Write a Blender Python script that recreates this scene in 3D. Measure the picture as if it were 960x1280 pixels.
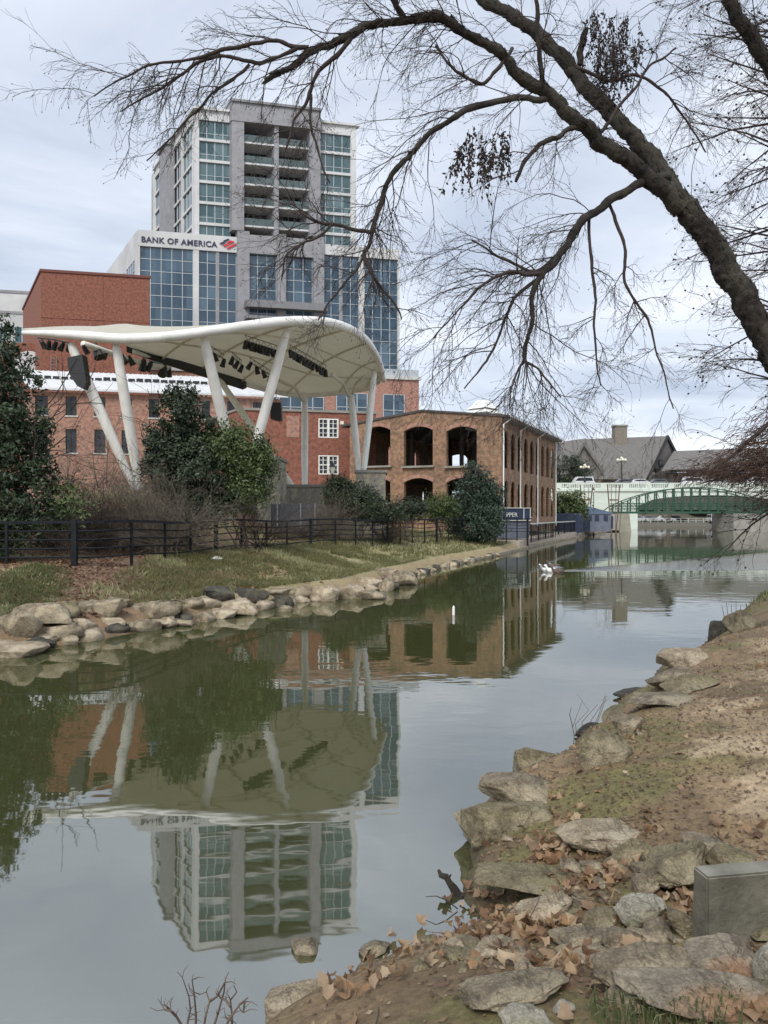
import bpy, math, random
import numpy as np
from mathutils import Vector, noise as mnoise
R_ = math.radians
scene = bpy.context.scene
for o in list(bpy.data.objects): bpy.data.objects.remove(o)
COL = scene.collection
F = 924.0; CX = 480.0; HY = 645.0; CH = 2.4       # focal length in pixels of a 960 wide frame, horizon row, eye height

# ---------------------------------------------------------------- camera
cd = bpy.data.cameras.new("camera"); cam = bpy.data.objects.new("camera", cd); COL.objects.link(cam)
cam.location = (0, 0, CH); cam.rotation_euler = (R_(90), 0, 0)
cd.sensor_fit = 'VERTICAL'; cd.sensor_height = 36.0; cd.lens = 36.0*F/1280.0
cd.shift_y = 5.0/1280.0; cd.clip_start = 0.05; cd.clip_end = 4000
scene.camera = cam
# ---------------------------------------------------------------- sky + sun
SUN_EL, SUN_AZ = R_(48), R_(200)                    # azimuth clockwise from +Y: behind the camera, a little left
w = bpy.data.worlds.new("World"); scene.world = w; w.use_nodes = True
nt = w.node_tree; N = nt.nodes; L = nt.links; N.clear()
out = N.new('ShaderNodeOutputWorld'); bg = N.new('ShaderNodeBackground'); bg.inputs['Strength'].default_value = 0.068
sky = N.new('ShaderNodeTexSky'); sky.sky_type = 'NISHITA'; sky.sun_disc = False
sky.sun_elevation = SUN_EL; sky.sun_rotation = SUN_AZ
tc = N.new('ShaderNodeTexCoord'); sx = N.new('ShaderNodeSeparateXYZ'); L.new(tc.outputs['Generated'], sx.inputs[0])
def M(op, a, b=None):
    n = N.new('ShaderNodeMath'); n.operation = op
    for i, v in enumerate((a, b)):
        if v is None: continue
        if isinstance(v, (int, float)): n.inputs[i].default_value = v
        else: L.new(v, n.inputs[i])
    return n.outputs[0]
zz = M('ADD', M('MAXIMUM', sx.outputs['Z'], 0.0), 0.16)
cxy = N.new('ShaderNodeCombineXYZ'); L.new(M('DIVIDE', sx.outputs['X'], zz), cxy.inputs[0]); L.new(M('DIVIDE', sx.outputs['Y'], zz), cxy.inputs[1])
n1 = N.new('ShaderNodeTexNoise'); n1.inputs['Scale'].default_value = 1.15; n1.inputs['Detail'].default_value = 7; n1.inputs['Roughness'].default_value = 0.56; n1.inputs['Distortion'].default_value = 0.5
mp = N.new('ShaderNodeMapping'); mp.inputs['Scale'].default_value = (0.8, 0.9, 1); mp.inputs['Location'].default_value = (3.3, 1.4, 0)
L.new(cxy.outputs[0], mp.inputs[0]); L.new(mp.outputs[0], n1.inputs['Vector'])
cr = N.new('ShaderNodeValToRGB'); e = cr.color_ramp.elements
e[0].position = 0.33; e[0].color = (4.0, 4.55, 5.6, 1); e[1].position = 0.70; e[1].color = (8.9, 9.1, 9.5, 1)
m_ = e.new(0.5); m_.color = (5.75, 6.25, 7.15, 1)
L.new(n1.outputs['Fac'], cr.inputs[0])
mx = N.new('ShaderNodeMixRGB'); mx.inputs[0].default_value = 0.9; L.new(sky.outputs[0], mx.inputs[1]); L.new(cr.outputs[0], mx.inputs[2])
L.new(mx.outputs[0], bg.inputs['Color']); L.new(bg.outputs[0], out.inputs[0])
sl = bpy.data.lights.new("sun", 'SUN'); sl.energy = 1.5; sl.angle = R_(25); sl.color = (1, 0.96, 0.9)
so = bpy.data.objects.new("sun", sl); COL.objects.link(so)
sd = Vector((math.sin(SUN_AZ)*math.cos(SUN_EL), math.cos(SUN_AZ)*math.cos(SUN_EL), math.sin(SUN_EL)))
so.rotation_euler = sd.to_track_quat('Z', 'Y').to_euler(); so.location = (0, -20, 60)
vs = scene.view_settings; vs.view_transform = 'Standard'; vs.look = 'None'; vs.exposure = 1.08; vs.gamma = 1; vs.use_curve_mapping = False

# ---------------------------------------------------------------- helpers: geometry
def P(px, py, Y): return Vector(((px-CX)/F*Y, Y, CH+(HY-py)/F*Y))
def Zf(py, Y): return CH+(HY-py)/F*Y
def Xf(px, Y): return (px-CX)/F*Y
def link(o): COL.objects.link(o); return o
ORG = {}
def empty(name, loc):
    o = link(bpy.data.objects.new(name, None)); o.location = loc; o.empty_display_size = 0.3; ORG[o.name] = Vector(loc); return o
def tag(o, label=None, cat=None, group=None, kind=None):
    if label: o['label'] = label
    if cat: o['category'] = cat
    if group: o['group'] = group
    if kind: o['kind'] = kind
    return o
def thing(name, label, cat, loc, group=None): return tag(empty(name, loc), label, cat, group)
class MB:
    def __init__(s): s.v = []; s.f = []
    def add(s, vs_, fs): b = len(s.v); s.v += [tuple(p) for p in vs_]; s.f += [tuple(b+i for i in f) for f in fs]
    def hexa(s, c): s.add(c, [(0,3,2,1),(4,5,6,7),(0,1,5,4),(1,2,6,5),(2,3,7,6),(3,0,4,7)])
    def box(s, x0,x1,y0,y1,z0,z1): s.hexa([(x0,y0,z0),(x1,y0,z0),(x1,y1,z0),(x0,y1,z0),(x0,y0,z1),(x1,y0,z1),(x1,y1,z1),(x0,y1,z1)])
    def obox(s, c, a, b, cvec, la, lb, lc):
        c = Vector(c); a = Vector(a).normalized()*la/2; b = Vector(b).normalized()*lb/2; k = Vector(cvec).normalized()*lc/2
        s.hexa([c-a-b-k, c+a-b-k, c+a+b-k, c-a+b-k, c-a-b+k, c+a-b+k, c+a+b+k, c-a+b+k])
    def prism(s, poly, ext):
        n = len(poly); ext = Vector(ext); p = [Vector(q) for q in poly]
        s.add(p+[q+ext for q in p], [tuple(range(n))[::-1], tuple(range(n, 2*n))]+[(i, (i+1) % n, n+(i+1) % n, n+i) for i in range(n)])
    def beam(s, a, b, wd, ht):
        a = Vector(a); b = Vector(b); d = b-a
        if d.length < 1e-6: return
        side = d.cross(Vector((0,0,1)))
        if side.length < 1e-5: side = Vector((1,0,0))
        side.normalize(); up = side.cross(d).normalized()
        s.obox((a+b)/2, d, side, up, d.length, wd, ht)
    def tube(s, pts, r, n=8, cap=True):
        pts = [Vector(p) for p in pts]; m = len(pts)
        if not isinstance(r, (list, tuple)): r = [r]*m
        vs_ = []; prev = None
        for i in range(m):
            t = (pts[min(i+1, m-1)]-pts[max(i-1, 0)]).normalized()
            if prev is None: prev = t.orthogonal().normalized()
            prev = (prev - t*prev.dot(t)).normalized(); q = t.cross(prev)
            for k in range(n):
                a = 2*math.pi*k/n; vs_.append(pts[i]+(prev*math.cos(a)+q*math.sin(a))*r[i])
        fs = [(i*n+k, i*n+(k+1) % n, (i+1)*n+(k+1) % n, (i+1)*n+k) for i in range(m-1) for k in range(n)]
        if cap: fs += [tuple(range(n))[::-1], tuple((m-1)*n+k for k in range(n))]
        s.add(vs_, fs)
    def lathe(s, c, prof, n=14):
        c = Vector(c); vs_ = []; m = len(prof)
        for r, z in prof:
            for k in range(n): a = 2*math.pi*k/n; vs_.append(c+Vector((r*math.cos(a), r*math.sin(a), z)))
        fs = [(i*n+k, i*n+(k+1) % n, (i+1)*n+(k+1) % n, (i+1)*n+k) for i in range(m-1) for k in range(n)]
        fs += [tuple(range(n))[::-1], tuple((m-1)*n+k for k in range(n))]
        s.add(vs_, fs)
    def ball(s, c, rx, ry=None, rz=None, n=10, m=7):
        ry = ry or rx; rz = rz or rx; c = Vector(c); vs_ = [c+Vector((0,0,-rz))]
        for i in range(1, m):
            t = -math.pi/2+math.pi*i/m
            for k in range(n): a = 2*math.pi*k/n; vs_.append(c+Vector((rx*math.cos(t)*math.cos(a), ry*math.cos(t)*math.sin(a), rz*math.sin(t))))
        vs_.append(c+Vector((0,0,rz))); e_ = len(vs_)-1; fs = []
        for k in range(n):
            fs.append((0, 1+(k+1) % n, 1+k)); fs.append((e_, 1+(m-2)*n+k, 1+(m-2)*n+(k+1) % n))
            for i in range(m-2): fs.append((1+i*n+k, 1+i*n+(k+1) % n, 1+(i+1)*n+(k+1) % n, 1+(i+1)*n+k))
        s.add(vs_, fs)
    def build(s, name, mat, parent=None, loc=None, smooth=False):
        org = ORG[parent.name] if parent else Vector(loc or (0,0,0))
        me = bpy.data.meshes.new(name); me.from_pydata([(v[0]-org.x, v[1]-org.y, v[2]-org.z) for v in s.v], [], s.f)
        me.materials.append(mat); me.validate()
        if smooth: me.shade_smooth()
        o = link(bpy.data.objects.new(name, me))
        if parent: o.parent = parent
        else: o.location = org
        ORG[o.name] = org
        return o
def npmesh(name, V, Fc, mat, parent=None, loc=None, smooth=False):
    """V (n,3) world coordinates, Fc (m,k) faces"""
    org = ORG[parent.name] if parent else Vector(loc or (0,0,0))
    V = np.asarray(V, dtype=np.float64)-np.array(org)
    me = bpy.data.meshes.new(name); n = len(V); m, k = Fc.shape
    me.vertices.add(n); me.vertices.foreach_set('co', V.astype(np.float32).ravel())
    me.loops.add(m*k); me.loops.foreach_set('vertex_index', Fc.astype(np.int32).ravel())
    me.polygons.add(m); me.polygons.foreach_set('loop_start', np.arange(0, m*k, k, dtype=np.int32))
    try: me.polygons.foreach_set('loop_total', np.full(m, k, dtype=np.int32))
    except Exception: pass
    me.update(calc_edges=True); me.validate(); me.materials.append(mat)
    if smooth: me.shade_smooth()
    o = link(bpy.data.objects.new(name, me))
    if parent: o.parent = parent
    else: o.location = org
    ORG[o.name] = org
    return o
def btubes(Ps, Rs, sides=3):
    """batch of tubes: Ps (n,k,3), Rs (n,k)"""
    n, k, _ = Ps.shape
    T = np.empty_like(Ps); T[:, 1:-1] = Ps[:, 2:]-Ps[:, :-2]; T[:, 0] = Ps[:, 1]-Ps[:, 0]; T[:, -1] = Ps[:, -1]-Ps[:, -2]
    T /= np.linalg.norm(T, axis=2, keepdims=True)+1e-9
    ref = np.where(np.abs(T[:, :1, 2:3]) > 0.85, np.array([1., 0, 0]), np.array([0, 0, 1.]))
    A = np.cross(T, np.broadcast_to(ref, T.shape)); A /= np.linalg.norm(A, axis=2, keepdims=True)+1e-9
    B = np.cross(T, A)
    a = np.arange(sides)*2*np.pi/sides
    V = Ps[:, :, None]+(A[:, :, None]*np.cos(a)[None, None, :, None]+B[:, :, None]*np.sin(a)[None, None, :, None])*Rs[:, :, None, None]
    idx = np.arange(n*k*sides).reshape(n, k, sides); j = np.roll(idx, -1, axis=2)
    Fq = np.stack([idx[:, :-1], j[:, :-1], j[:, 1:], idx[:, 1:]], axis=-1).reshape(-1, 4)
    return V.reshape(-1, 3), Fq
def merge(parts):
    Vs = []; Fs = []; b = 0
    for V, Fq in parts: Vs.append(V); Fs.append(Fq+b); b += len(V)
    return np.concatenate(Vs), np.concatenate(Fs)
def unit(a): return a/(np.linalg.norm(a, axis=-1, keepdims=True)+1e-9)
def grow(S, D, Ln, r0, r1, k, wob, grav, rng):
    n = len(S); Ps = np.empty((n, k, 3)); Ps[:, 0] = S; D = unit(D); st = (Ln/(k-1))[:, None]
    for i in range(1, k):
        Ps[:, i] = Ps[:, i-1]+D*st
        D = unit(D+rng.normal(size=(n, 3))*wob+np.array([0, 0, -grav]))
    t = np.linspace(0, 1, k)[None]
    return Ps, r0[:, None]*(1-t)+r1*t
def spawn(Ps, Rs, per, tmin, ang, rng):
    n, k, _ = Ps.shape
    idx = np.repeat(np.arange(n), per); t = (tmin+(1-tmin)*rng.random(len(idx)))*(k-1); i = np.minimum(t.astype(int), k-2); f = (t-i)[:, None]
    a = Ps[idx, i]; b = Ps[idx, i+1]; S = a*(1-f)+b*f; T = unit(b-a)
    R = Rs[idx, i]*(1-f[:, 0])+Rs[idx, i+1]*f[:, 0]
    q = unit(np.cross(T, rng.normal(size=T.shape))); an = (ang*(0.6+0.8*rng.random(len(idx))))[:, None]
    return S, T*np.cos(an)+q*np.sin(an), R
def catmull(pts, sub=4):
    p = [np.array(q, float) for q in pts]; p = [2*p[0]-p[1]]+p+[2*p[-1]-p[-2]]; o = []
    for i in range(1, len(p)-2):
        for s in range(sub):
            t = s/sub; o.append(0.5*((2*p[i])+(-p[i-1]+p[i+1])*t+(2*p[i-1]-5*p[i]+4*p[i+1]-p[i+2])*t*t+(-p[i-1]+3*p[i]-3*p[i+1]+p[i+2])*t**3))
    o.append(p[-2]); return o

# ---------------------------------------------------------------- helpers: materials
MAT = {}
def mat(name, col, rough=0.7, col2=None, scale=4.0, bump=0.0, bscale=None, metal=0.0, ior=None, col3=None, s3=0.6, top=None, topamt=0.5, detail=6, emit=None, trans=0.0, stretch=(1,1,1), fine=0.0):
    m = bpy.data.materials.new(name); m.use_nodes = True; nt = m.node_tree; N = nt.nodes; L = nt.links
    b = N['Principled BSDF']; b.inputs['Roughness'].default_value = rough; b.inputs['Metallic'].default_value = metal
    if ior: b.inputs['IOR'].default_value = ior
    b.inputs['Base Color'].default_value = (*col, 1)
    tc = N.new('ShaderNodeTexCoord'); mpn = N.new('ShaderNodeMapping'); mpn.inputs['Scale'].default_value = stretch; L.new(tc.outputs['Object'], mpn.inputs[0])
    src = None
    if col2:
        n = N.new('ShaderNodeTexNoise'); n.inputs['Scale'].default_value = scale; n.inputs['Detail'].default_value = detail; n.inputs['Roughness'].default_value = 0.65; L.new(mpn.outputs[0], n.inputs['Vector'])
        r = N.new('ShaderNodeValToRGB'); r.color_ramp.elements[0].position = 0.36; r.color_ramp.elements[1].position = 0.66
        r.color_ramp.elements[0].color = (*col, 1); r.color_ramp.elements[1].color = (*col2, 1); L.new(n.outputs['Fac'], r.inputs[0]); src = r.outputs[0]
    if col3:
        n = N.new('ShaderNodeTexNoise'); n.inputs['Scale'].default_value = s3; n.inputs['Detail'].default_value = 5; L.new(mpn.outputs[0], n.inputs['Vector'])
        r = N.new('ShaderNodeValToRGB'); r.color_ramp.elements[0].position = 0.5; r.color_ramp.elements[1].position = 0.62; L.new(n.outputs['Fac'], r.inputs[0])
        x = N.new('ShaderNodeMixRGB'); L.new(r.outputs[0], x.inputs[0]); L.new(src, x.inputs[1]); x.inputs[2].default_value = (*col3, 1); src = x.outputs[0]
    if top:     # moss and lichen grow on the upward faces
        g = N.new('ShaderNodeNewGeometry'); s_ = N.new('ShaderNodeSeparateXYZ'); L.new(g.outputs['Normal'], s_.inputs[0])
        n = N.new('ShaderNodeTexNoise'); n.inputs['Scale'].default_value = 5; n.inputs['Detail'].default_value = 8; L.new(mpn.outputs[0], n.inputs['Vector'])
        a = N.new('ShaderNodeMath'); a.operation = 'MULTIPLY_ADD'; L.new(n.outputs['Fac'], a.inputs[0]); a.inputs[1].default_value = 2.2; a.inputs[2].default_value = topamt-2.0
        a2 = N.new('ShaderNodeMath'); a2.operation = 'MULTIPLY_ADD'; a2.use_clamp = True; L.new(s_.outputs['Z'], a2.inputs[0]); a2.inputs[1].default_value = 0.8; L.new(a.outputs[0], a2.inputs[2])
        x = N.new('ShaderNodeMixRGB'); L.new(a2.outputs[0], x.inputs[0]); L.new(src, x.inputs[1]); x.inputs[2].default_value = (*top, 1); src = x.outputs[0]
    if fine:    # grit and hairline cracks
        n = N.new('ShaderNodeTexNoise'); n.inputs['Scale'].default_value = 70; n.inputs['Detail'].default_value = 6; n.inputs['Roughness'].default_value = 0.8; L.new(mpn.outputs[0], n.inputs['Vector'])
        r = N.new('ShaderNodeValToRGB'); r.color_ramp.elements[0].position = 0.38; r.color_ramp.elements[0].color = (.5,.5,.5,1); r.color_ramp.elements[1].position = 0.62; r.color_ramp.elements[1].color = (1.25,1.25,1.22,1); L.new(n.outputs['Fac'], r.inputs[0])
        n2 = N.new('ShaderNodeTexNoise'); n2.inputs['Scale'].default_value = 2.3; n2.inputs['Detail'].default_value = 5; n2.inputs['Distortion'].default_value = 1.0; L.new(mpn.outputs[0], n2.inputs['Vector'])
        a_ = N.new('ShaderNodeMath'); a_.operation = 'SUBTRACT'; L.new(n2.outputs['Fac'], a_.inputs[0]); a_.inputs[1].default_value = .5; a2_ = N.new('ShaderNodeMath'); a2_.operation = 'ABSOLUTE'; L.new(a_.outputs[0], a2_.inputs[0])
        r2 = N.new('ShaderNodeValToRGB'); r2.color_ramp.elements[0].position = 0.0; r2.color_ramp.elements[0].color = (.35,.33,.3,1); r2.color_ramp.elements[1].position = 0.010; r2.color_ramp.elements[1].color = (1,1,1,1); L.new(a2_.outputs[0], r2.inputs[0])
        for q_ in (r, r2):
            x = N.new('ShaderNodeMixRGB'); x.blend_type = 'MULTIPLY'; x.inputs[0].default_value = fine; L.new(src, x.inputs[1]); L.new(q_.outputs[0], x.inputs[2]); src = x.outputs[0]
    if src: L.new(src, b.inputs['Base Color'])
    if bump:
        n = N.new('ShaderNodeTexNoise'); n.inputs['Scale'].default_value = bscale or scale*4; n.inputs['Detail'].default_value = 8; n.inputs['Roughness'].default_value = 0.7; L.new(mpn.outputs[0], n.inputs['Vector'])
        bp = N.new('ShaderNodeBump'); bp.inputs['Strength'].default_value = 0.8; bp.inputs['Distance'].default_value = bump; L.new(n.outputs['Fac'], bp.inputs['Height']); L.new(bp.outputs[0], b.inputs['Normal'])
    if emit: b.inputs['Emission Color'].default_value = (*emit[0], 1); b.inputs['Emission Strength'].default_value = emit[1]
    MAT[name] = m; return m
def wall_uv(nt):
    """u along the wall, v up, from the true normal and position: any upright wall gets level courses"""
    N = nt.nodes; L = nt.links; g = N.new('ShaderNodeNewGeometry')
    c = N.new('ShaderNodeVectorMath'); c.operation = 'CROSS_PRODUCT'; L.new(g.outputs['True Normal'], c.inputs[0]); c.inputs[1].default_value = (0, 0, 1)
    d = N.new('ShaderNodeVectorMath'); d.operation = 'DOT_PRODUCT'; L.new(c.outputs[0], d.inputs[0]); L.new(g.outputs['Position'], d.inputs[1])
    s = N.new('ShaderNodeSeparateXYZ'); L.new(g.outputs['Position'], s.inputs[0])
    o = N.new('ShaderNodeCombineXYZ'); L.new(d.outputs['Value'], o.inputs[0]); L.new(s.outputs['Z'], o.inputs[1]); return o.outputs[0], g
def brick(name, c1, c2, mortar, stain, amt=0.5, nscale=0.9, bw=0.24, bh=0.075, ms=0.012):
    m = bpy.data.materials.new(name); m.use_nodes = True; nt = m.node_tree; N = nt.nodes; L = nt.links; b = N['Principled BSDF']; b.inputs['Roughness'].default_value = 0.88
    uv, g = wall_uv(nt)
    t = N.new('ShaderNodeTexBrick'); t.inputs['Scale'].default_value = 1; t.inputs['Brick Width'].default_value = bw; t.inputs['Row Height'].default_value = bh; t.inputs['Mortar Size'].default_value = ms
    t.inputs['Color1'].default_value = (*c1, 1); t.inputs['Color2'].default_value = (*c2, 1); t.inputs['Mortar'].default_value = (*mortar, 1); L.new(uv, t.inputs['Vector'])
    n = N.new('ShaderNodeTexNoise'); n.inputs['Scale'].default_value = nscale; n.inputs['Detail'].default_value = 9; n.inputs['Roughness'].default_value = 0.72; L.new(g.outputs['Position'], n.inputs['Vector'])
    r = N.new('ShaderNodeValToRGB'); r.color_ramp.elements[0].position = 0.45; r.color_ramp.elements[1].position = 0.68; L.new(n.outputs['Fac'], r.inputs[0])
    k = N.new('ShaderNodeMath'); k.operation = 'MULTIPLY'; L.new(r.outputs[0], k.inputs[0]); k.inputs[1].default_value = amt
    x = N.new('ShaderNodeMixRGB'); L.new(k.outputs[0], x.inputs[0]); L.new(t.outputs['Color'], x.inputs[1]); x.inputs[2].default_value = (*stain, 1)
    n2 = N.new('ShaderNodeTexNoise'); n2.inputs['Scale'].default_value = 3.2; n2.inputs['Detail'].default_value = 4; L.new(uv, n2.inputs['Vector'])
    x2 = N.new('ShaderNodeMixRGB'); x2.blend_type = 'MULTIPLY'; x2.inputs[0].default_value = 0.75
    r2 = N.new('ShaderNodeValToRGB'); r2.color_ramp.elements[0].position = 0.3; r2.color_ramp.elements[0].color = (0.45,0.42,0.4,1); r2.color_ramp.elements[1].position = 0.62; r2.color_ramp.elements[1].color = (1.15,1.1,1.05,1); L.new(n2.outputs['Fac'], r2.inputs[0])
    L.new(x.outputs[0], x2.inputs[1]); L.new(r2.outputs[0], x2.inputs[2]); L.new(x2.outputs[0], b.inputs['Base Color'])
    return m
def glass(name, c1, c2, cw=1.6, chh=2.0, rough=0.06, ior=1.7):
    """reflective glazing, each pane a little different in tint"""
    m = bpy.data.materials.new(name); m.use_nodes = True; nt = m.node_tree; N = nt.nodes; L = nt.links; b = N['Principled BSDF']; b.inputs['Roughness'].default_value = rough; b.inputs['IOR'].default_value = ior
    uv, g = wall_uv(nt)
    s = N.new('ShaderNodeVectorMath'); s.operation = 'SNAP'; L.new(uv, s.inputs[0]); s.inputs[1].default_value = (cw, chh, 1)
    wn = N.new('ShaderNodeTexWhiteNoise'); wn.noise_dimensions = '3D'; L.new(s.outputs[0], wn.inputs['Vector'])
    x = N.new('ShaderNodeMixRGB'); pw = N.new('ShaderNodeMath'); pw.operation = 'POWER'; L.new(wn.outputs['Value'], pw.inputs[0]); pw.inputs[1].default_value = 2.5; L.new(pw.outputs[0], x.inputs[0]); x.inputs[1].default_value = (*c1, 1); x.inputs[2].default_value = (*c2, 1); L.new(x.outputs[0], b.inputs['Base Color'])
    n = N.new('ShaderNodeTexNoise'); n.inputs['Scale'].default_value = 0.35; n.inputs['Detail'].default_value = 2; L.new(uv, n.inputs['Vector'])
    bp = N.new('ShaderNodeBump'); bp.inputs['Distance'].default_value = 0.25; bp.inputs['Strength'].default_value = 0.4; L.new(n.outputs['Fac'], bp.inputs['Height']); L.new(bp.outputs[0], b.inputs['Normal'])
    return m
white_panel = mat('white panel', (0.48,0.485,0.49), 0.6, (0.57,0.57,0.565), 0.35, col3=(0.44,0.445,0.445), s3=0.15)
grey_stone = mat('grey stone panel', (0.20,0.20,0.215), 0.6, (0.27,0.27,0.285), 0.8)
grey_metal = mat('grey metal', (0.16,0.16,0.17), 0.5, (0.2,0.2,0.21), 2)
mullion = mat('aluminium mullion', (0.42,0.46,0.48), 0.4, metal=0.3)
tower_glass = glass('tower glass', (0.030,0.075,0.085), (0.10,0.16,0.17), 2.2, 3.48)
podium_glass = glass('podium glass', (0.019,0.048,0.078), (0.07,0.12,0.165), 1.62, 2.03)
dark_glass = glass('dark recessed glass', (0.01,0.015,0.02), (0.025,0.035,0.04), 1.7, 3.48, ior=1.4)
rail_glass = glass('rail glass', (0.07,0.10,0.10), (0.10,0.13,0.13), 1.5, 1.0, ior=1.5)
brick_dark = brick('deep red brick', (0.255,0.082,0.05), (0.20,0.066,0.042), (0.22,0.115,0.085), (0.20,0.09,0.06), 0.4, 0.25)
brick_pink = brick('pale red brick', (0.36,0.185,0.135), (0.30,0.15,0.11), (0.36,0.25,0.20), (0.30,0.20,0.155), 0.6, 0.5)
brick_red = brick('red brick', (0.25,0.08,0.055), (0.20,0.066,0.046), (0.26,0.14,0.10), (0.22,0.10,0.07), 0.5, 0.6)
brick_old = brick('old orange brick', (0.30,0.135,0.065), (0.18,0.082,0.048), (0.34,0.28,0.20), (0.12,0.09,0.065), 0.95, 1.1)
brick_rose = brick('rose podium brick', (0.38,0.19,0.155), (0.34,0.16,0.13), (0.36,0.25,0.2), (0.33,0.18,0.14), 0.4, 0.4)
metal_roof = mat('pale metal roof', (0.55,0.56,0.57), 0.45, (0.66,0.67,0.68), 1.5, metal=0.1)
white_paint = mat('white paint', (0.80,0.80,0.77), 0.35, (0.62,0.62,0.58), 1.3)
leg_paint = mat('weathered white paint', (0.80,0.79,0.75), 0.4, (0.62,0.61,0.56), 3.0, stretch=(1,1,0.25))
cream = mat('cream membrane', (0.58,0.565,0.49), 0.6, (0.66,0.65,0.57), 0.7)
black = mat('black', (0.012,0.012,0.014), 0.45)
black_rail = mat('black rail paint', (0.006,0.007,0.010), 0.6, (0.014,0.016,0.02), 6, ior=1.3)
dark_int = mat('dark interior plaster', (0.035,0.03,0.026), 0.9, (0.06,0.05,0.04), 2)
stone_wall_m = mat('rubble stone', (0.30,0.28,0.23), 0.85, (0.16,0.15,0.13), 2.2, 0.05, 4, col3=(0.38,0.33,0.24), s3=2.5)
concrete = mat('pale concrete', (0.42,0.43,0.40), 0.8, (0.50,0.51,0.48), 0.6)
concrete_d = mat('stained concrete', (0.20,0.19,0.165), 0.85, (0.28,0.27,0.24), 0.9, 0.01)
bridge_white = mat('pale green white concrete', (0.58,0.63,0.57), 0.75, (0.50,0.55,0.49), 0.35, stretch=(1,1,3))
green_steel = mat('green steel', (0.013,0.055,0.030), 0.65, (0.022,0.072,0.042), 1.2)
asphalt = mat('asphalt', (0.05,0.05,0.05), 0.9, (0.06,0.06,0.058), 3)
shingle = mat('grey shingle', (0.115,0.11,0.105), 0.85, (0.17,0.165,0.155), 1.2, stretch=(1,1,5))
shingle_wall = mat('brown grey shingle wall', (0.13,0.12,0.11), 0.85, (0.18,0.165,0.15), 1.0)
chimney_m = mat('chimney stone', (0.24,0.21,0.17), 0.9, (0.16,0.14,0.12), 2)
blue_paint = mat('navy paint', (0.010,0.018,0.045), 0.6, (0.018,0.028,0.065), 1.2)
blue_roof = mat('faded blue cloth', (0.07,0.10,0.16), 0.7, (0.10,0.135,0.20), 1.0)
blue_low = mat('blue grey panel', (0.09,0.105,0.14), 0.7, (0.13,0.14,0.175), 1.0)
rust_steel = mat('rusty steel', (0.09,0.05,0.035), 0.8, (0.16,0.12,0.095), 1.5)
window_dark = glass('window glass', (0.012,0.015,0.017), (0.03,0.035,0.04), 0.6, 0.8, ior=1.5)
globe = mat('pale globe', (0.7,0.68,0.55), 0.35)
car_white = mat('white car paint', (0.62,0.63,0.65), 0.25); car_grey = mat('grey car paint', (0.16,0.17,0.19), 0.25, metal=0.4)
car_red = mat('red car paint', (0.25,0.03,0.025), 0.3); car_black = mat('black car paint', (0.02,0.02,0.025), 0.25); car_silver = mat('silver car paint', (0.4,0.41,0.42), 0.3, metal=0.4)
tyre = mat('tyre', (0.02,0.02,0.02), 0.9)
leaf_dark = mat('dark evergreen leaf', (0.014,0.028,0.011), 0.6, (0.038,0.062,0.024), 1.6, detail=3)
leaf_holly = mat('holly leaf', (0.014,0.027,0.012), 0.6, (0.04,0.06,0.027), 1.8, detail=3)
leaf_bright = mat('yellow green leaf', (0.034,0.06,0.016), 0.6, (0.085,0.115,0.032), 1.8, detail=3)
leaf_conifer = mat('conifer leaf', (0.016,0.034,0.02), 0.6, (0.035,0.062,0.034), 1.8, detail=3)
leaf_rust = mat('rusty dead needles', (0.07,0.034,0.022), 0.85, (0.045,0.026,0.020), 3)
leaf_brown = mat('dark hanging catkins', (0.02,0.014,0.011), 0.8, (0.04,0.026,0.018), 6)
bark = mat('furrowed dark bark', (0.006,0.005,0.0045), 0.95, (0.045,0.035,0.026), 16, 0.07, 17, stretch=(1,1,0.6), col3=(0.055,0.05,0.038), s3=3.5)
bark2 = mat('twig bark', (0.026,0.019,0.017), 0.9, (0.045,0.033,0.028), 9)
twig_grey = mat('grey bare twigs', (0.10,0.08,0.062), 0.9, (0.17,0.145,0.115), 2)
twig_brown = mat('brown bare twigs', (0.075,0.055,0.042), 0.9, (0.13,0.095,0.075), 2)

# the canopy skin is a fabric: daylight glows through it
_m = MAT['cream membrane']; _n = _m.node_tree; _b = _n.nodes['Principled BSDF']; _o = _n.nodes['Material Output']; _t = _n.nodes.new('ShaderNodeBsdfTranslucent'); _t.inputs[0].default_value = (0.70,0.68,0.60,1)
_x = _n.nodes.new('ShaderNodeMixShader'); _x.inputs[0].default_value = 0.4; _n.links.new(_b.outputs[0], _x.inputs[1]); _n.links.new(_t.outputs[0], _x.inputs[2]); _n.links.new(_x.outputs[0], _o.inputs['Surface'])
cream2 = mat('cream steel', (0.60,0.58,0.48), 0.5, (0.66,0.64,0.54), 0.7)

# ---------------------------------------------------------------- shoreline and terrain height
LEFT = [(-20,-14),(-18,0),(-13.5,6.5),(-9,10.8)]+[(Xf(px,Y),Y) for px,Y in [(-30,12.3),(0,12.9),(60,13.4),(150,14.9),(230,16.3),(300,18.1),(380,20.8),(450,23.0),(500,27.7),(560,35.2),(620,44.4),(680,63.4),(720,82),(765,122)]]+[(45,150),(50,166)]
RIGHTPX = [(340,1280),(400,1243),(450,1222),(500,1196),(560,1180),(610,1150),(575,1120),(590,1085),(588,1062),(600,1012),(636,978),(700,950),(722,925),(755,908),(772,880),(812,862),(822,838),(880,812),(890,796),(960,752)]
RIGHT = [(2218/(py-HY)*(px-CX)/F, 2218/(py-HY)) for px,py in RIGHTPX]
RIGHT = [(-8,-14),(-4,-4),(-2.3,0.5),(-1.2,2.5)]+RIGHT+[(15,24),(24,31),(38,42),(56,64),(76,100),(88,168)]
LOOP = np.array(LEFT+[(60,167)]+RIGHT[::-1], float)
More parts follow.
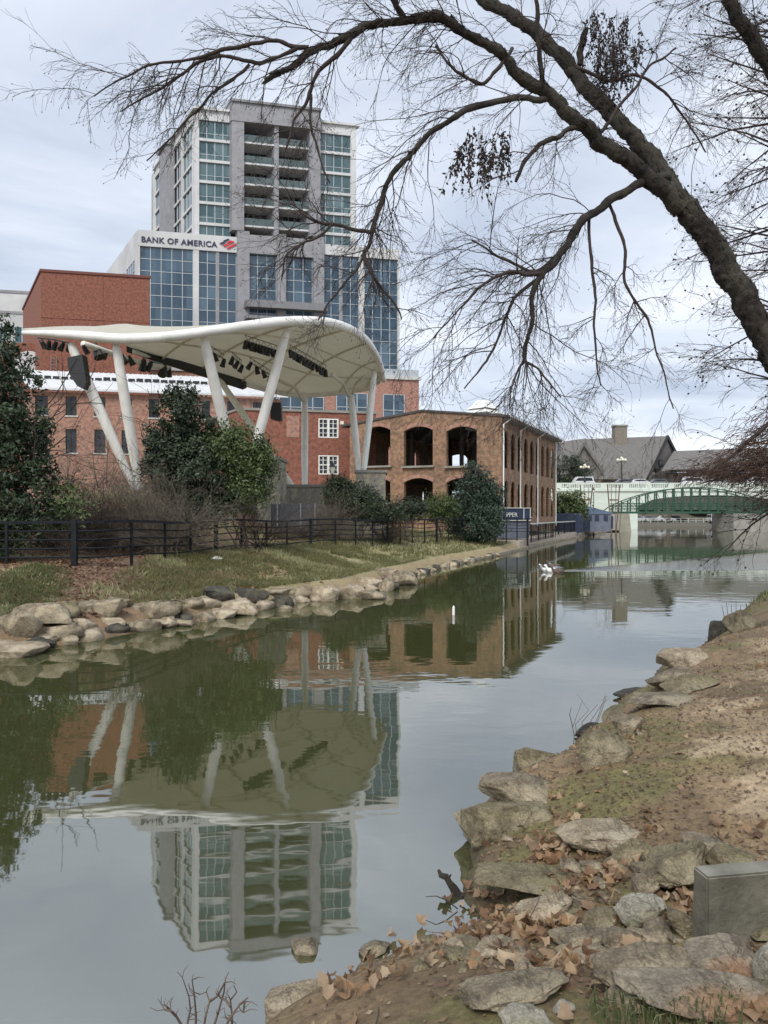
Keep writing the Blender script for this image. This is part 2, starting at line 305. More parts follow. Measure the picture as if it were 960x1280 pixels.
def vnoise(x, y, s, seed=0):
    x = np.asarray(x)*s+seed*17.3; y = np.asarray(y)*s+seed*9.1; xi = np.floor(x); yi = np.floor(y); fx = x-xi; fy = y-yi; fx = fx*fx*(3-2*fx); fy = fy*fy*(3-2*fy)
    h = lambda a, b: np.modf(np.abs(np.sin(a*127.1+b*311.7+seed*7.7)*43758.5453))[0]
    return (h(xi,yi)*(1-fx)+h(xi+1,yi)*fx)*(1-fy)+(h(xi,yi+1)*(1-fx)+h(xi+1,yi+1)*fx)*fy
def fbm(x, y, s, seed=0, o=4):
    r = 0; a = 0.5; t = 0
    for i in range(o): r = r+a*vnoise(x, y, s*2**i, seed+i); t += a; a *= 0.55
    return r/t
def sm(t): t = np.clip(t, 0, 1); return t*t*(3-2*t)
def sdist(x, y):
    """distance to the water's edge, positive on land, and True where the left bank is nearer"""
    x = np.asarray(x, float); y = np.asarray(y, float); best = np.full(x.shape, 1e9); side = np.zeros(x.shape, int); inside = np.zeros(x.shape, bool); n = len(LOOP)
    for i in range(n):
        a = LOOP[i]; b = LOOP[(i+1) % n]; d = b-a; t = np.clip(((x-a[0])*d[0]+(y-a[1])*d[1])/(d@d), 0, 1)
        q = np.hypot(x-a[0]-t*d[0], y-a[1]-t*d[1]); m = q < best; best = np.where(m, q, best); side = np.where(m, 0 if i < len(LEFT) else 1, side)
        c = ((a[1] > y) != (b[1] > y)); xx = a[0]+(y-a[1])/(d[1] if d[1] != 0 else 1e-9)*d[0]; inside ^= (c & (x < xx))
    return np.where(inside, -best, best), side == 0
def H(x, y):
    x = np.asarray(x, float); y = np.asarray(y, float); d, left = sdist(x, y); dp = np.maximum(d, 0)
    zl = 0.40*sm(dp/0.7)+0.72*sm((dp-0.7)/4.8)+0.5*sm((dp-7)/8)
    zl = np.where(y > 42, np.minimum(zl, 0.40*sm(dp/0.5)+0.35+0.9*sm((dp-3)/6)*1.0), zl)
    zl = zl+2.3*np.exp(-(((x+11)/8.5)**2+((y-36)/9.0)**2))*sm((dp-7)/6)+2.2*sm((y-44)/18)*sm((-1-x)/7)
    zl = zl+0.05*(fbm(x,y,0.9,3)-0.5)*sm(dp/2)
    near = np.exp(-((x-1.2)**2/4+(y-3.9)**2/1.6))
    zr = 0.74*(1-np.exp(-dp/(1.0+0.15*near)))+0.04*sm(dp/.1)-0.08*near*sm(dp/.8)+0.45*sm((dp-1.5)/6)
    zr = zr+0.35*np.exp(-(((x-10.5)/2.2)**2+((y-16.5)/3)**2))
    zr = zr+(0.09*(fbm(x,y,1.3,5)-0.5)+0.035*(fbm(x,y,7,6)-0.5))*sm(dp/0.4)
    z = np.where(left, zl, zr)
    z = np.where((y > 150), np.where(d > 0, 0.35*sm(dp/1.0)+0.55*sm((dp-1)/4), 0), z)+4.5*sm((y-190)/25)*sm((x-15)/20)*(d > 0)
    return np.where(d > 0, z+0.015, -0.9*sm(-d/2.2)-0.03)
_t = np.concatenate([np.linspace(1.5, 12, 5000), np.linspace(12, 60, 5000), np.linspace(60, 260, 3000)])
def hit(px, py):
    dx = (px-CX)/F; dz = (HY-py)/F; z = CH+dz*_t; h = np.maximum(H(dx*_t, _t), 0.0); k = np.argmax(z <= h); Y = _t[k]
    return Vector((dx*Y, Y, float(h[k])))
def gz(x, y): return float(H(np.array([x]), np.array([y]))[0])
# ---------------------------------------------------------------- ground: one sheet to the horizon
def axis(segs):
    o = [segs[0][0]]
    for a, b, st in segs:
        n = max(1, int(round((b-a)/st))); o += list(np.linspace(a, b, n+1)[1:])
    return np.array(o)
gx = axis([(-1500,-200,130),(-200,-60,10),(-60,-20,1.6),(-20,-2,0.3),(-2,5.5,0.055),(5.5,16,0.25),(16,60,1.4),(60,200,7),(200,1500,130)])
gy = axis([(-60,-10,10),(-10,2,0.8),(2,9,0.055),(9,26,0.2),(26,60,0.6),(60,180,2.4),(180,300,10),(300,2000,170)])
GX, GY = np.meshgrid(gx, gy); GZ = H(GX, GY)
nx, ny = len(gx), len(gy); V = np.stack([GX, GY, GZ], -1).reshape(-1, 3)
ii = np.arange(nx*ny).reshape(ny, nx); Fq = np.stack([ii[:-1,:-1], ii[:-1,1:], ii[1:,1:], ii[1:,:-1]], -1).reshape(-1, 4)
def zone_colour(x, y):
    d, left = sdist(x, y)
    c = lambda *v: np.array(v)[None]
    def mixc(a, b, t): return a*(1-t[:, None])+b*t[:, None]
    f1 = fbm(x, y, 0.7, 11); f2 = fbm(x, y, 2.4, 12); f3 = fbm(x, y, 6, 13)
    dirt = c(0.28,0.20,0.115); sand = c(0.48,0.385,0.26); moss = c(0.17,0.16,0.06); mulch = c(0.17,0.105,0.07); tan = c(0.40,0.345,0.22); grass = c(0.17,0.175,0.075); dark = c(0.07,0.055,0.04)
    # right bank
    r = mixc(dirt+0*x[:, None], sand, sm((d-1.1+1.6*(f1-0.5))/1.3)*sm((f2-0.25)/0.22)*sm((y-2.9)/1.2)*0.92)
    r = mixc(r, dirt*.62, sm((fbm(x,y,1.6,61)-.52)/.08)*.8)
    r = mixc(r, moss, sm((fbm(x,y,1.1,62)-0.47)/0.10)*sm((f3-0.25)/0.3)*np.exp(-np.maximum(d-1.3,0)/.8)*0.9)
    r = mixc(r, sand*1.12, sm((fbm(x*.6,y*1.6,1.3,63)-.56)/.06)*sm((d-1)/.6)*.7)
    r = mixc(r, dark, sm((0.18-d)/0.15)*0.7+0.35*sm((f3-0.58)/0.1))
    r = mixc(r, grass, np.exp(-(((x-11)/2.2)**2+((y-17)/3)**2))*0.7)
    # left bank
    l = mixc(grass*0.9+0.35*tan+0*x[:, None]*0, tan*0.85, sm((f2-0.42)/0.25)*0.7)
    mz = sm((x+9.5)/1.5)*sm((-3.6-x+0.5*(f1-.5))/1.5)*sm((24-y)/3)
    l = mixc(l, mulch, np.clip(mz*sm((f2-0.15)/0.2), 0, 1))
    behind = sm((y-20.3-0.9*np.maximum(x+7.5,0))/1.0)*sm((-1.5-x)/2.5)
    l = mixc(l, mixc(mulch*0.9+0*l, moss*0.8, sm((f1-0.5)/0.1)), behind*0.9)
    l = mixc(l, dirt, sm((0.9-d)/0.5)*0.6)
    l = mixc(l, tan, sm((y-30)/6)*sm((d-8)/2)*0.6*(x > -6))
    o = np.where(left[:, None], l, r)
    far = (y > 150)[:, None]; o = np.where(far, c(0.11,0.105,0.085), o)
    o = np.where((d < 0)[:, None], c(0.075,0.07,0.042)*(0.8+0.6*f2[:, None]), o)
    return np.clip(o*(0.80+0.4*f3[:, None]), 0, 1)
gm = bpy.data.materials.new('ground soil'); gm.use_nodes = True; nt = gm.node_tree; N = nt.nodes; L = nt.links; b = N['Principled BSDF']; b.inputs['Roughness'].default_value = 0.95
at = N.new('ShaderNodeAttribute'); at.attribute_name = 'soil'
g = N.new('ShaderNodeNewGeometry'); n1 = N.new('ShaderNodeTexNoise'); n1.inputs['Scale'].default_value = 22; n1.inputs['Detail'].default_value = 9; n1.inputs['Roughness'].default_value = 0.75; L.new(g.outputs['Position'], n1.inputs['Vector'])
r = N.new('ShaderNodeValToRGB'); r.color_ramp.elements[0].position = 0.36; r.color_ramp.elements[0].color = (0.58,0.56,0.53,1); r.color_ramp.elements[1].position = 0.64; r.color_ramp.elements[1].color = (1.22,1.2,1.17,1); L.new(n1.outputs['Fac'], r.inputs[0])
x = N.new('ShaderNodeMixRGB'); x.blend_type = 'MULTIPLY'; x.inputs[0].default_value = 1; L.new(at.outputs['Color'], x.inputs[1]); L.new(r.outputs[0], x.inputs[2]); L.new(x.outputs[0], b.inputs['Base Color'])
n2 = N.new('ShaderNodeTexNoise'); n2.inputs['Scale'].default_value = 35; n2.inputs['Detail'].default_value = 10; n2.inputs['Roughness'].default_value = 0.8; L.new(g.outputs['Position'], n2.inputs['Vector'])
bp = N.new('ShaderNodeBump'); bp.inputs['Distance'].default_value = 0.018; bp.inputs['Strength'].default_value = 1; L.new(n2.outputs['Fac'], bp.inputs['Height']); L.new(bp.outputs[0], b.inputs['Normal'])
go = npmesh('ground', V, Fq, gm, smooth=True); tag(go, kind='structure')
cc = zone_colour(V[:, 0], V[:, 1]); ca = go.data.color_attributes.new('soil', 'FLOAT_COLOR', 'POINT'); ca.data.foreach_set('color', np.concatenate([cc, np.ones((len(cc), 1))], 1).astype(np.float32).ravel())

# ---------------------------------------------------------------- river
wm = bpy.data.materials.new('river water'); wm.use_nodes = True; nt = wm.node_tree; N = nt.nodes; L = nt.links; b = N['Principled BSDF']
b.inputs['Base Color'].default_value = (0.046,0.051,0.019,1); b.inputs['Roughness'].default_value = 0.025; b.inputs['IOR'].default_value = 3.9
g = N.new('ShaderNodeNewGeometry'); mpn = N.new('ShaderNodeMapping'); mpn.inputs['Scale'].default_value = (0.55, 1.0, 1); mpn.inputs['Rotation'].default_value = (0,0,R_(-12)); L.new(g.outputs['Position'], mpn.inputs[0])
a = N.new('ShaderNodeTexNoise'); a.inputs['Scale'].default_value = 1.6; a.inputs['Detail'].default_value = 3; L.new(mpn.outputs[0], a.inputs['Vector'])
c = N.new('ShaderNodeTexNoise'); c.inputs['Scale'].default_value = 0.16; c.inputs['Detail'].default_value = 2; L.new(g.outputs['Position'], c.inputs['Vector'])
cr = N.new('ShaderNodeValToRGB'); cr.color_ramp.elements[0].position = 0.40; cr.color_ramp.elements[0].color = (0.25,)*3+(1,); cr.color_ramp.elements[1].position = 0.65; L.new(c.outputs['Fac'], cr.inputs[0])
# stronger ripples inside the wake behind the swimming birds
s = N.new('ShaderNodeSeparateXYZ'); L.new(g.outputs['Position'], s.inputs[0])
def MM(op, p, q=None, cl=False):
    n = N.new('ShaderNodeMath'); n.operation = op; n.use_clamp = cl
    for i, v in enumerate((p, q)):
        if v is None: continue
        if isinstance(v, (int, float)): n.inputs[i].default_value = v
        else: L.new(v, n.inputs[i])
    return n.outputs[0]
dx_ = MM('SUBTRACT', s.outputs['X'], 7.55); dy_ = MM('SUBTRACT', s.outputs['Y'], 32.2)
ax_ = MM('ABSOLUTE', MM('SUBTRACT', dy_, MM('MULTIPLY', dx_, 0.50)))
band = MM('SUBTRACT', 1.0, MM('DIVIDE', ax_, MM('ADD', 0.3, MM('MULTIPLY', MM('MAXIMUM', dx_, 0.0), 0.42))), True)
band = MM('MULTIPLY', band, MM('MULTIPLY', dx_, 3.0, True))
b1 = N.new('ShaderNodeTexNoise'); b1.inputs['Scale'].default_value = 4.5; b1.inputs['Detail'].default_value = 2; L.new(g.outputs['Position'], b1.inputs['Vector'])
hh = MM('ADD', MM('MULTIPLY', MM('MULTIPLY', a.outputs['Fac'], cr.outputs[0]), 0.0065), MM('MULTIPLY', MM('MULTIPLY', b1.outputs['Fac'], band), 0.13))
bp = N.new('ShaderNodeBump'); bp.inputs['Strength'].default_value = 1; bp.inputs['Distance'].default_value = 1.0; L.new(hh, bp.inputs['Height']); L.new(bp.outputs[0], b.inputs['Normal'])
wb = MB(); wb.add([(-60,-60,0),(140,-60,0),(140,185,0),(-60,185,0)], [(0,1,2,3)]); wo = wb.build('water', wm); tag(wo, kind='structure')

# ---------------------------------------------------------------- wall with openings
def wall_mesh(mb, A, B, zb, zt, ops, th, inward):
    """wall from plan point A to B; ops = (u0,u1,zlo,zspring,rise); zb, zt numbers or functions of u"""
    A = Vector((A[0],A[1],0)); B = Vector((B[0],B[1],0)); Ln = (B-A).length; f = (B-A)/Ln; iw = Vector((inward[0],inward[1],0)).normalized()*th
    zbf = zb if callable(zb) else (lambda u: zb); ztf = zt if callable(zt) else (lambda u: zt)
    bps = {0.0, Ln}
    if callable(zt): bps |= {Ln*i/12 for i in range(13)}
    for (a, b_, lo, sp, ri) in ops:
        bps |= {a, b_}
        if ri: bps |= {a+(b_-a)*i/10 for i in range(11)}
    bps = sorted(x for x in bps if 0 <= x <= Ln); bp2 = [bps[0]]
    for x in bps[1:]:
        if x-bp2[-1] > 1e-4: bp2.append(x)
    def top(o, u):
        a, b_, lo, sp, ri = o
        if not ri: return sp
        t = (u-a)/(b_-a)*2-1; return sp+ri*((1-t*t) if ri < .45 else math.sqrt(max(0, 1-t*t)))
    def pt(u, z, k=0): q = A+f*u+iw*k; return (q.x, q.y, z)
    for a, b_ in zip(bp2[:-1], bp2[1:]):
        mid = (a+b_)/2; cov = sorted([o for o in ops if o[0] < mid < o[1]], key=lambda o: o[2]); lo = (zbf(a), zbf(b_))
        for o in cov+[None]:
            hi = (o[2], o[2]) if o else (ztf(a), ztf(b_))
            if hi[0]-lo[0] > 1e-3 or hi[1]-lo[1] > 1e-3:
                mb.add([pt(a,lo[0]),pt(b_,lo[1]),pt(b_,hi[1]),pt(a,hi[0]),pt(a,lo[0],1),pt(b_,lo[1],1),pt(b_,hi[1],1),pt(a,hi[0],1)], [(0,1,2,3),(7,6,5,4),(3,2,6,7),(1,0,4,5)])
            if o: lo = (top(o, a), top(o, b_))
    for o in ops:
        for u in (o[0], o[1]): mb.add([pt(u,o[2]),pt(u,o[3]),pt(u,o[3],1),pt(u,o[2],1)], [(0,1,2,3)])
    for u in (0, Ln): mb.add([pt(u,zbf(u)),pt(u,ztf(u)),pt(u,ztf(u),1),pt(u,zbf(u),1)], [(0,1,2,3)])

# ---------------------------------------------------------------- skewed street grid shared by the city buildings
FD = Vector((.978,.208,0)).normalized(); GD = Vector((-.525,.851,0)).normalized()
class Grid:
    def __init__(s, x, y): s.o = Vector((x,y,0))
    def p(s, u, v, z): q = s.o+FD*u+GD*v; return (q.x,q.y,z)
    def box(s, mb, u0,u1,v0,v1,z0,z1): mb.hexa([s.p(u0,v0,z0),s.p(u1,v0,z0),s.p(u1,v1,z0),s.p(u0,v1,z0),s.p(u0,v0,z1),s.p(u1,v0,z1),s.p(u1,v1,z1),s.p(u0,v1,z1)])
    def u(s, px): k = (px-CX)/F; return (k*s.o.y-s.o.x)/(FD.x-k*FD.y)
    def v(s, px, u=0): k = (px-CX)/F; q = s.o+FD*u; return (k*q.y-q.x)/(GD.x-k*GD.y)
    def z(s, py, u, v=0): return Zf(py, s.o.y+FD.y*u+GD.y*v)
def one(mbf, name, m, parent, **k):
    mb = MB(); mbf(mb); return mb.build(name, m, parent, **k)

# ================================================================ office tower
G = Grid(-40, 120); U = G.u
TW = thing('office_tower', 'tall white and grey office tower with glass podium and balcony bays behind the stage canopy', 'office tower', (-18,124,1.5))
ZT = 48.8; UR = U(498)
one(lambda m: (G.box(m, 0.3,UR-0.3, 0.35,30, 1.0,ZT-0.4), G.box(m, U(244)+.5,U(446)-.5, 3.4,27, ZT-.4,69.0)), 'core', dark_int, TW)
one(lambda m: [G.box(m, 0,UR+3.0,-1.2,32,1.0,26.0)], 'podium_base', brick_rose, TW)
one(lambda m: [G.box(m, -0.3,UR+3.3,-1.5,32.3,26.0,26.6)], 'podium_cornice', white_panel, TW)
def fr(mb):
    for (a,b_,z0) in ((0,U(297),46.2),(U(403),UR,47.0)): G.box(mb, a,b_,-0.35,0.3,z0,ZT)
    for (a,b_) in ((0,U(174.5)),(U(241),U(248)),(U(448),U(454.5)),(UR-.25,UR+.05)): G.box(mb, a,b_,-0.3,0.3,26.6,46.2 if a < U(300) else 47.0)
    G.box(mb, -0.05,0.3,0.3,30,44.5,ZT); G.box(mb, -0.05,0.3,0.3,1.8,26.6,44.5); G.box(mb, -0.05,.3,8,9.2,26.6,44.5); G.box(mb, -0.05,.3,20,30,26.6,44.5)
    G.box(mb, 0,UR,30,30.4,26.6,ZT); G.box(mb, UR-.3,UR,.3,30,26.6,ZT)
one(fr, 'podium_frame', white_panel, TW)
def gp(mb):
    for (a,b_) in ((295,310),(345,355.5),(390,403)): G.box(mb, U(a),U(b_),-0.7,0.3,26.6,ZT+1.0)
    G.box(mb, U(310),U(390),-0.65,0.3,46.2,ZT+.5); G.box(mb, U(270),U(273.5),-0.2,0.3,26.6,46.2); G.box(mb, U(424),U(427.5),-0.2,.3,26.6,47.0)
one(gp, 'podium_piers', grey_stone, TW)
one(lambda m: (G.box(m, U(303),U(402),-2.2,-0.7,G.z(386,15),G.z(377,15)), G.box(m, U(303),U(402),-2.0,-0.7,G.z(400,15),G.z(396,15))), 'entrance_canopy', grey_metal, TW)
def curtain(u0,u1,z0,z1,name='curtain_wall',cols=None,rows=None,gm_=podium_glass,v=0.0):
    w_ = one(lambda m: G.box(m, u0,u1,v,v+0.1,z0,z1), name, gm_, TW); n = cols or max(1, round((u1-u0)/1.62)); k = rows or max(1, round((z1-z0)/2.03))
    def g_(mb):
        for i in range(n+1):
            u_ = u0+(u1-u0)*i/n; G.box(mb, u_-.045,u_+.045,v-.09,v,z0,z1)
        for j in range(1, k):
            z_ = z0+(z1-z0)*j/k; G.box(mb, u0+.05,u1-.05,v-.07,v,z_-.045,z_+.045)
    one(g_, 'mullions', mullion, w_)
for (a,b_) in ((174.5,241),(248,270),(273.5,295),(310,345),(355.5,390),(403,424),(427.5,448),(454.5,497.5)):
    curtain(U(a),U(b_),26.6,46.2 if a < 400 else 47.0)
# podium side windows
for v0 in (1.8, 9.2):
    v1 = 8 if v0 < 5 else 20
    p_ = one(lambda m: G.box(m, 0.02,0.12,v0,v1,26.6,44.5), 'side_curtain_wall', podium_glass, TW)
    one(lambda m: [G.box(m, -0.06,0.02,v_-.06,v_+.06,26.6,44.5) for v_ in np.arange(v0+1.5, v1, 1.55)]+[G.box(m, -0.05,0.02,v0,v1,z_-.06,z_+.06) for z_ in np.arange(28.6,44,2.03)], 'mullions', mullion, p_)
# upper storeys
uA, uB = U(244), U(446); T0 = 68.0; PT = 3.48
fl = [(T0-PT*i-3.0, T0-PT*i) for i in range(6)]
def tw(mb):
    G.box(mb, uA,U(249.5),.2,1,ZT-1,69.6); G.box(mb, U(439.5),uB,.2,1,ZT-1,69.6)
    for (a,b_) in ((U(249.5),U(290)),(U(398),U(439.5))):
        G.box(mb, a,b_,.25,1,T0,69.6)
        for (z0,z1) in fl: G.box(mb, a,b_,.25,1,z0-.46,z0)
    G.box(mb, uA-.35,U(288),-.15,26,69.6,70.0); G.box(mb, U(398),uB+.5,-.15,26,69.6,70.0)
    # left flank
    vL = G.v(189,uA)
    for (v0,v1) in ((1,1.9),(7.2,8.2),(vL-2.6,vL)): G.box(mb, uA,uA+.5,v0,v1,ZT-1,69.6)
    G.box(mb, uA,uA+.5,1.9,vL-2.6,T0,69.6)
    for (z0,z1) in fl: G.box(mb, uA+.02,uA+.5,1.9,vL-2.6,z0-.46,z0)
    G.box(mb, uA,uB,27,27.4,ZT-1,69.6); G.box(mb, uB-.5,uB,1,27,ZT-1,69.6)
one(tw, 'wall', white_panel, TW)
def crown(mb):
    G.box(mb, U(287),U(398),-.9,8,67.9,71.0); G.box(mb, U(288),U(303),-.8,3,ZT+1.0,67.9); G.box(mb, U(385),U(398),-.8,3,ZT+1.0,67.9); G.box(mb, U(341.5),U(347),-.5,3,ZT+.5,67.9)
    vL = G.v(189,uA); G.box(mb, uA-1.3,uA+.2,12.6,17.2,ZT-1,68.9)
one(crown, 'grey_piers', grey_stone, TW)
one(lambda m: (G.box(m, U(286.5),U(398.5),-1.2,8.3,71.0,71.4), G.box(m, uA-1.6,uA+.2,12.3,17.5,68.9,69.3)), 'crown_cornice', grey_metal, TW)
for (z0,z1) in fl:
    for (a,b_) in ((U(249.5),U(290)),(U(398),U(439.5))):
        z0_ = max(z0, ZT); w_ = one(lambda m: G.box(m, a,b_,.55,.65,z0_,z1), 'window', tower_glass, TW)
        one(lambda m: [G.box(m, a+(b_-a)*t-.05,a+(b_-a)*t+.05,.47,.55,z0_,z1) for t in (.25,.5,.75)]+([G.box(m, a,b_,.49,.55,z0+.85,z0+.93)] if z0 > ZT else []), 'mullions', mullion, w_)
    vL = G.v(189,uA); z0_ = max(z0, ZT)
    for (v0,v1) in ((1.9,7.2),(8.2,12.6),(17.2,vL-2.6)):
        w_ = one(lambda m: G.box(m, uA+.3,uA+.4,v0,v1,z0_,z1), 'window', tower_glass if v0 != 8.2 else dark_glass, TW)
        one(lambda m: [G.box(m, uA+.2,uA+.3,v_-.06,v_+.06,z0_,z1) for v_ in np.linspace(v0,v1,4)[1:-1]], 'mullions', mullion, w_)
    for (a,b_) in ((U(303),U(341.5)),(U(347),U(385))):
        bal = one(lambda m: G.box(m, a,b_,-.35,3.3,z0-.42,z0-.12), 'balcony', white_panel, TW)
        one(lambda m: G.box(m, a,b_,-.32,-.27,z0-.12,z0+1.05), 'balcony_rail', rail_glass, bal)
        one(lambda m: [G.box(m, a,b_,3.2,3.3,z0-.12,z1+.06)], 'recessed_glass', dark_glass, bal)
        one(lambda m: [G.box(m, a+(b_-a)*t-.06,a+(b_-a)*t+.06,3.1,3.2,z0-.12,z1) for t in (.2,.4,.6,.8)], 'door_frame', grey_metal, bal)
# rows of glass between the balconies and the podium roof
# podium base windows
for (a,b_,y0,y1) in ((327,342,496,514),(345,400,496,514),(416,454,492,514),(474,500,494,518)):
    u0,u1 = U(a),U(b_); z1 = G.z(y0,u0); z0 = G.z(y1,u0)-2
    w_ = one(lambda m: G.box(m, u0,u1,-1.32,-1.2,z0,z1), 'base_window', podium_glass, TW)
    one(lambda m: [G.box(m, u0+(u1-u0)*t-.07,u0+(u1-u0)*t+.07,-1.4,-1.32,z0,z1) for t in np.linspace(0,1,max(2,int((u1-u0)/1.6))+1)]+[G.box(m, u0,u1,-1.4,-1.32,z_-.06,z_+.06) for z_ in (z0+1.2,z0+2.6,z1-.06)], 'mullions', mullion, w_)
one(lambda m: [G.box(m, U(455),UR+3,-1.1,-1.02,26.6,27.8)]+[G.box(m, u_-.04,u_+.04,-1.15,-1.101,26.6,27.8) for u_ in np.linspace(U(455)+.1,UR+2.9,9)], 'terrace_rail', mullion, TW)
# sign lettering: real raised letters on the parapet
def text_mesh(name, s, size, origin, ux, up, m, parent, depth=0.06, bold=0.012, space=1.0):
    cu = bpy.data.curves.new('t', 'FONT'); cu.body = s; cu.size = size; cu.extrude = depth; cu.offset = bold*size; cu.space_character = space
    to = bpy.data.objects.new('t', cu); COL.objects.link(to); dg = bpy.context.evaluated_depsgraph_get(); me = bpy.data.meshes.new_from_object(to.evaluated_get(dg)); bpy.data.objects.remove(to)
    ux = Vector(ux).normalized(); up = Vector(up); nn = ux.cross(up); org = ORG[parent.name]; O = Vector(origin)
    for v in me.vertices: c = v.co.copy(); v.co = O+ux*c.x+up*c.y+nn*c.z-org
    me.name = name; me.materials.clear(); me.materials.append(m); o = link(bpy.data.objects.new(name, me)); o.parent = parent; ORG[o.name] = org
    return o, (max((v.co+org-O).dot(ux) for v in me.vertices))
navy = mat('navy sign', (0.012,0.014,0.045), 0.5); redm = mat('red sign', (0.55,0.02,0.03), 0.5)
su0 = U(175.5); want = U(270.5)-su0
t_, wdt = text_mesh('sign_lettering', 'BANK OF AMERICA', 1.0, G.p(su0,-.42,0), FD, (0,0,1), navy, TW, 0.03, 0.02, 1.08)
bpy.data.objects.remove(t_); szz = want/wdt
t_, _ = text_mesh('sign_lettering', 'BANK OF AMERICA', szz, G.p(su0,-.42,46.83), FD, (0,0,1), navy, TW, 0.03, 0.022*1, 1.08)
l0 = U(273); 
def logo(mb, rows):
    for (a0,a1,b0,b1) in rows:      # slanted bars, in metres from the emblem's corner
        q = lambda u,z: G.p(l0+u,-.45,46.55+z)
        mb.prism([q(*a0),q(*a1),q(*b1),q(*b0)], -GD*0+Vector((FD.y,-FD.x,0))*0.06)
one(lambda m: logo(m, [((0.0,0.95),(0.75,1.35),(0.38,0.78),(1.05,1.2)),((0.62,1.45),(1.45,1.85),(0.95,1.28),(1.7,1.7))]), 'sign_emblem_blue', navy, TW)
one(lambda m: logo(m, [((0.55,0.62),(2.2,1.55),(0.85,0.42),(2.45,1.38)),((1.15,0.28),(2.6,1.15),(1.45,0.08),(2.85,0.95)),((1.2,1.15),(1.85,1.6),(1.5,1.0),(2.1,1.45))]), 'sign_emblem_red', redm, TW)

# ================================================================ city blocks at the left
g1 = Grid(Xf(51,100), 100)
FT = thing('brick_block', 'windowless deep red brick block rising above the left end of the canopy', 'brick building', (g1.p(7,8,1.5)))
uE = g1.u(187); zt_ = g1.z(339.5,0)
one(lambda m: g1.box(m, 0,uE,0,22,1.0,zt_), 'wall', brick_dark, FT)
one(lambda m: (g1.box(m, -.15,uE+.15,-.15,22.15,zt_,zt_+.35)), 'coping', mat('dark red coping', (0.13,0.04,0.03), 0.7), FT)
one(lambda m: [g1.box(m, .01,uE-.01,-.06,0,z_,z_+.14) for z_ in (zt_-6.2,zt_-15)]+[g1.box(m, 7.9,7.97,-.05,0,6,zt_)], 'band_course', brick_red, FT)
one(lambda m: [g1.box(m, 1.2,1.26,-.3,-.24,14,24),g1.box(m, 1.9,1.96,-.3,-.24,14,24)]+[g1.box(m, 1.2,1.96,-.3,-.26,z_,z_+.06) for z_ in np.arange(14.3,24,.45)], 'wall_ladder', grey_metal, FT)
g2 = Grid(Xf(-20,104), 104)
LW = thing('low_brick_wing', 'low brick wing with arched louvre left of the red brick block', 'brick building', g2.p(3,5,1.5))
one(lambda m: g2.box(m, 0,g2.u(50),0,12,1.0,g2.z(428,3)), 'wall', brick_dark, LW)
one(lambda m: m.prism([g2.p(g2.u(22)+2.6*math.cos(a)+1.6,-.1,g2.z(466,3)+3.2*math.sin(a)) for a in np.linspace(0,math.pi,12)], (0,-.12,0)), 'arched_louvre', white_panel, LW)
g3 = Grid(Xf(-60,135), 135)
WB = thing('white_block', 'white panelled office block at the left edge of the frame', 'office building', g3.p(8,8,1.5))
one(lambda m: (g3.box(m, 0,g3.u(42),0,20,1.0,g3.z(366,9)), g3.box(m, g3.u(12),g3.u(30),2,16,g3.z(366,9),g3.z(358,9)), ), 'wall', white_panel, WB)
one(lambda m: [g3.box(m, -.1,g3.u(42)+.1,-.12,20.1,z_,z_+.5) for z_ in (g3.z(366,9),g3.z(392,9))], 'cornice', grey_stone, WB)
for a,b_,c_,d_ in ((0,7,408,427),(19,36,408,427),(0,7,440,460),(19,36,440,460),(-30,-12,408,427)):
    w_ = one(lambda m: g3.box(m, g3.u(a),g3.u(b_),-.1,0,g3.z(d_,9),g3.z(c_,9)), 'window', tower_glass, WB); one(lambda m: g3.box(m, (g3.u(a)+g3.u(b_))/2-.08,(g3.u(a)+g3.u(b_))/2+.08,-.18,-.1,g3.z(d_,9),g3.z(c_,9)), 'mullion', mullion, w_)
# long pale brick building with a metal lean-to roof
g4 = Grid(Xf(40,70), 70); 
PB = thing('long_brick_building', 'long pale brick building with slot windows and pale metal roof behind the canopy legs', 'brick building', g4.p(10,4,4))
uR = g4.u(352); A_ = g4.p(0,0,0); B_ = g4.p(uR,0,0); zw = g4.z(489,0)
ops = []; wins = []
for px0,px1 in ((44,60),(82,96),(118,132),(152,165),(186,199),(219,231),(252,263),(284,295),(316,327)):
    for y0,y1 in ((494,518),(535,565)):
        u0,u1 = g4.u(px0),g4.u(px1); ops.append((u0,u1,g4.z(y1,u0*0),g4.z(y0,u0*0),0)); wins.append(ops[-1])
mb = MB(); wall_mesh(mb, A_, B_, 1.0, zw, ops, .35, GD); g4.box(mb, 0,.3,.36,9,1,zw); g4.box(mb, uR-.3,uR,.36,9,1,zw); g4.box(mb, .3,uR-.3,8.7,9,1,zw); mb.build('wall', brick_pink, PB)
for (u0,u1,z0,z1,_) in wins:
    w_ = one(lambda m: g4.box(m, u0,u1,.18,.24,z0,z1), 'window', window_dark, PB)
    one(lambda m: [g4.box(m, (u0+u1)/2-.03,(u0+u1)/2+.03,.12,.18,z0,z1)]+[g4.box(m, u0,u1,.13,.18,z0+(z1-z0)*t-.02,z0+(z1-z0)*t+.02) for t in (.33,.66)], 'muntins', black, w_)
    one(lambda m: g4.box(m, u0-.1,u1+.1,-.08,.1,z0-.14,z0-.01), 'sill', concrete, w_)
zr0, zr1 = zw+.1, g4.z(463,0,8)
rf = one(lambda m: m.prism([g4.p(-.4,-.5,zr0),g4.p(-.4,8.6,zr1),g4.p(-.4,8.6,zr1+.15),g4.p(-.4,-.5,zr0+.2)], FD*(uR+.8)), 'roof', metal_roof, PB)
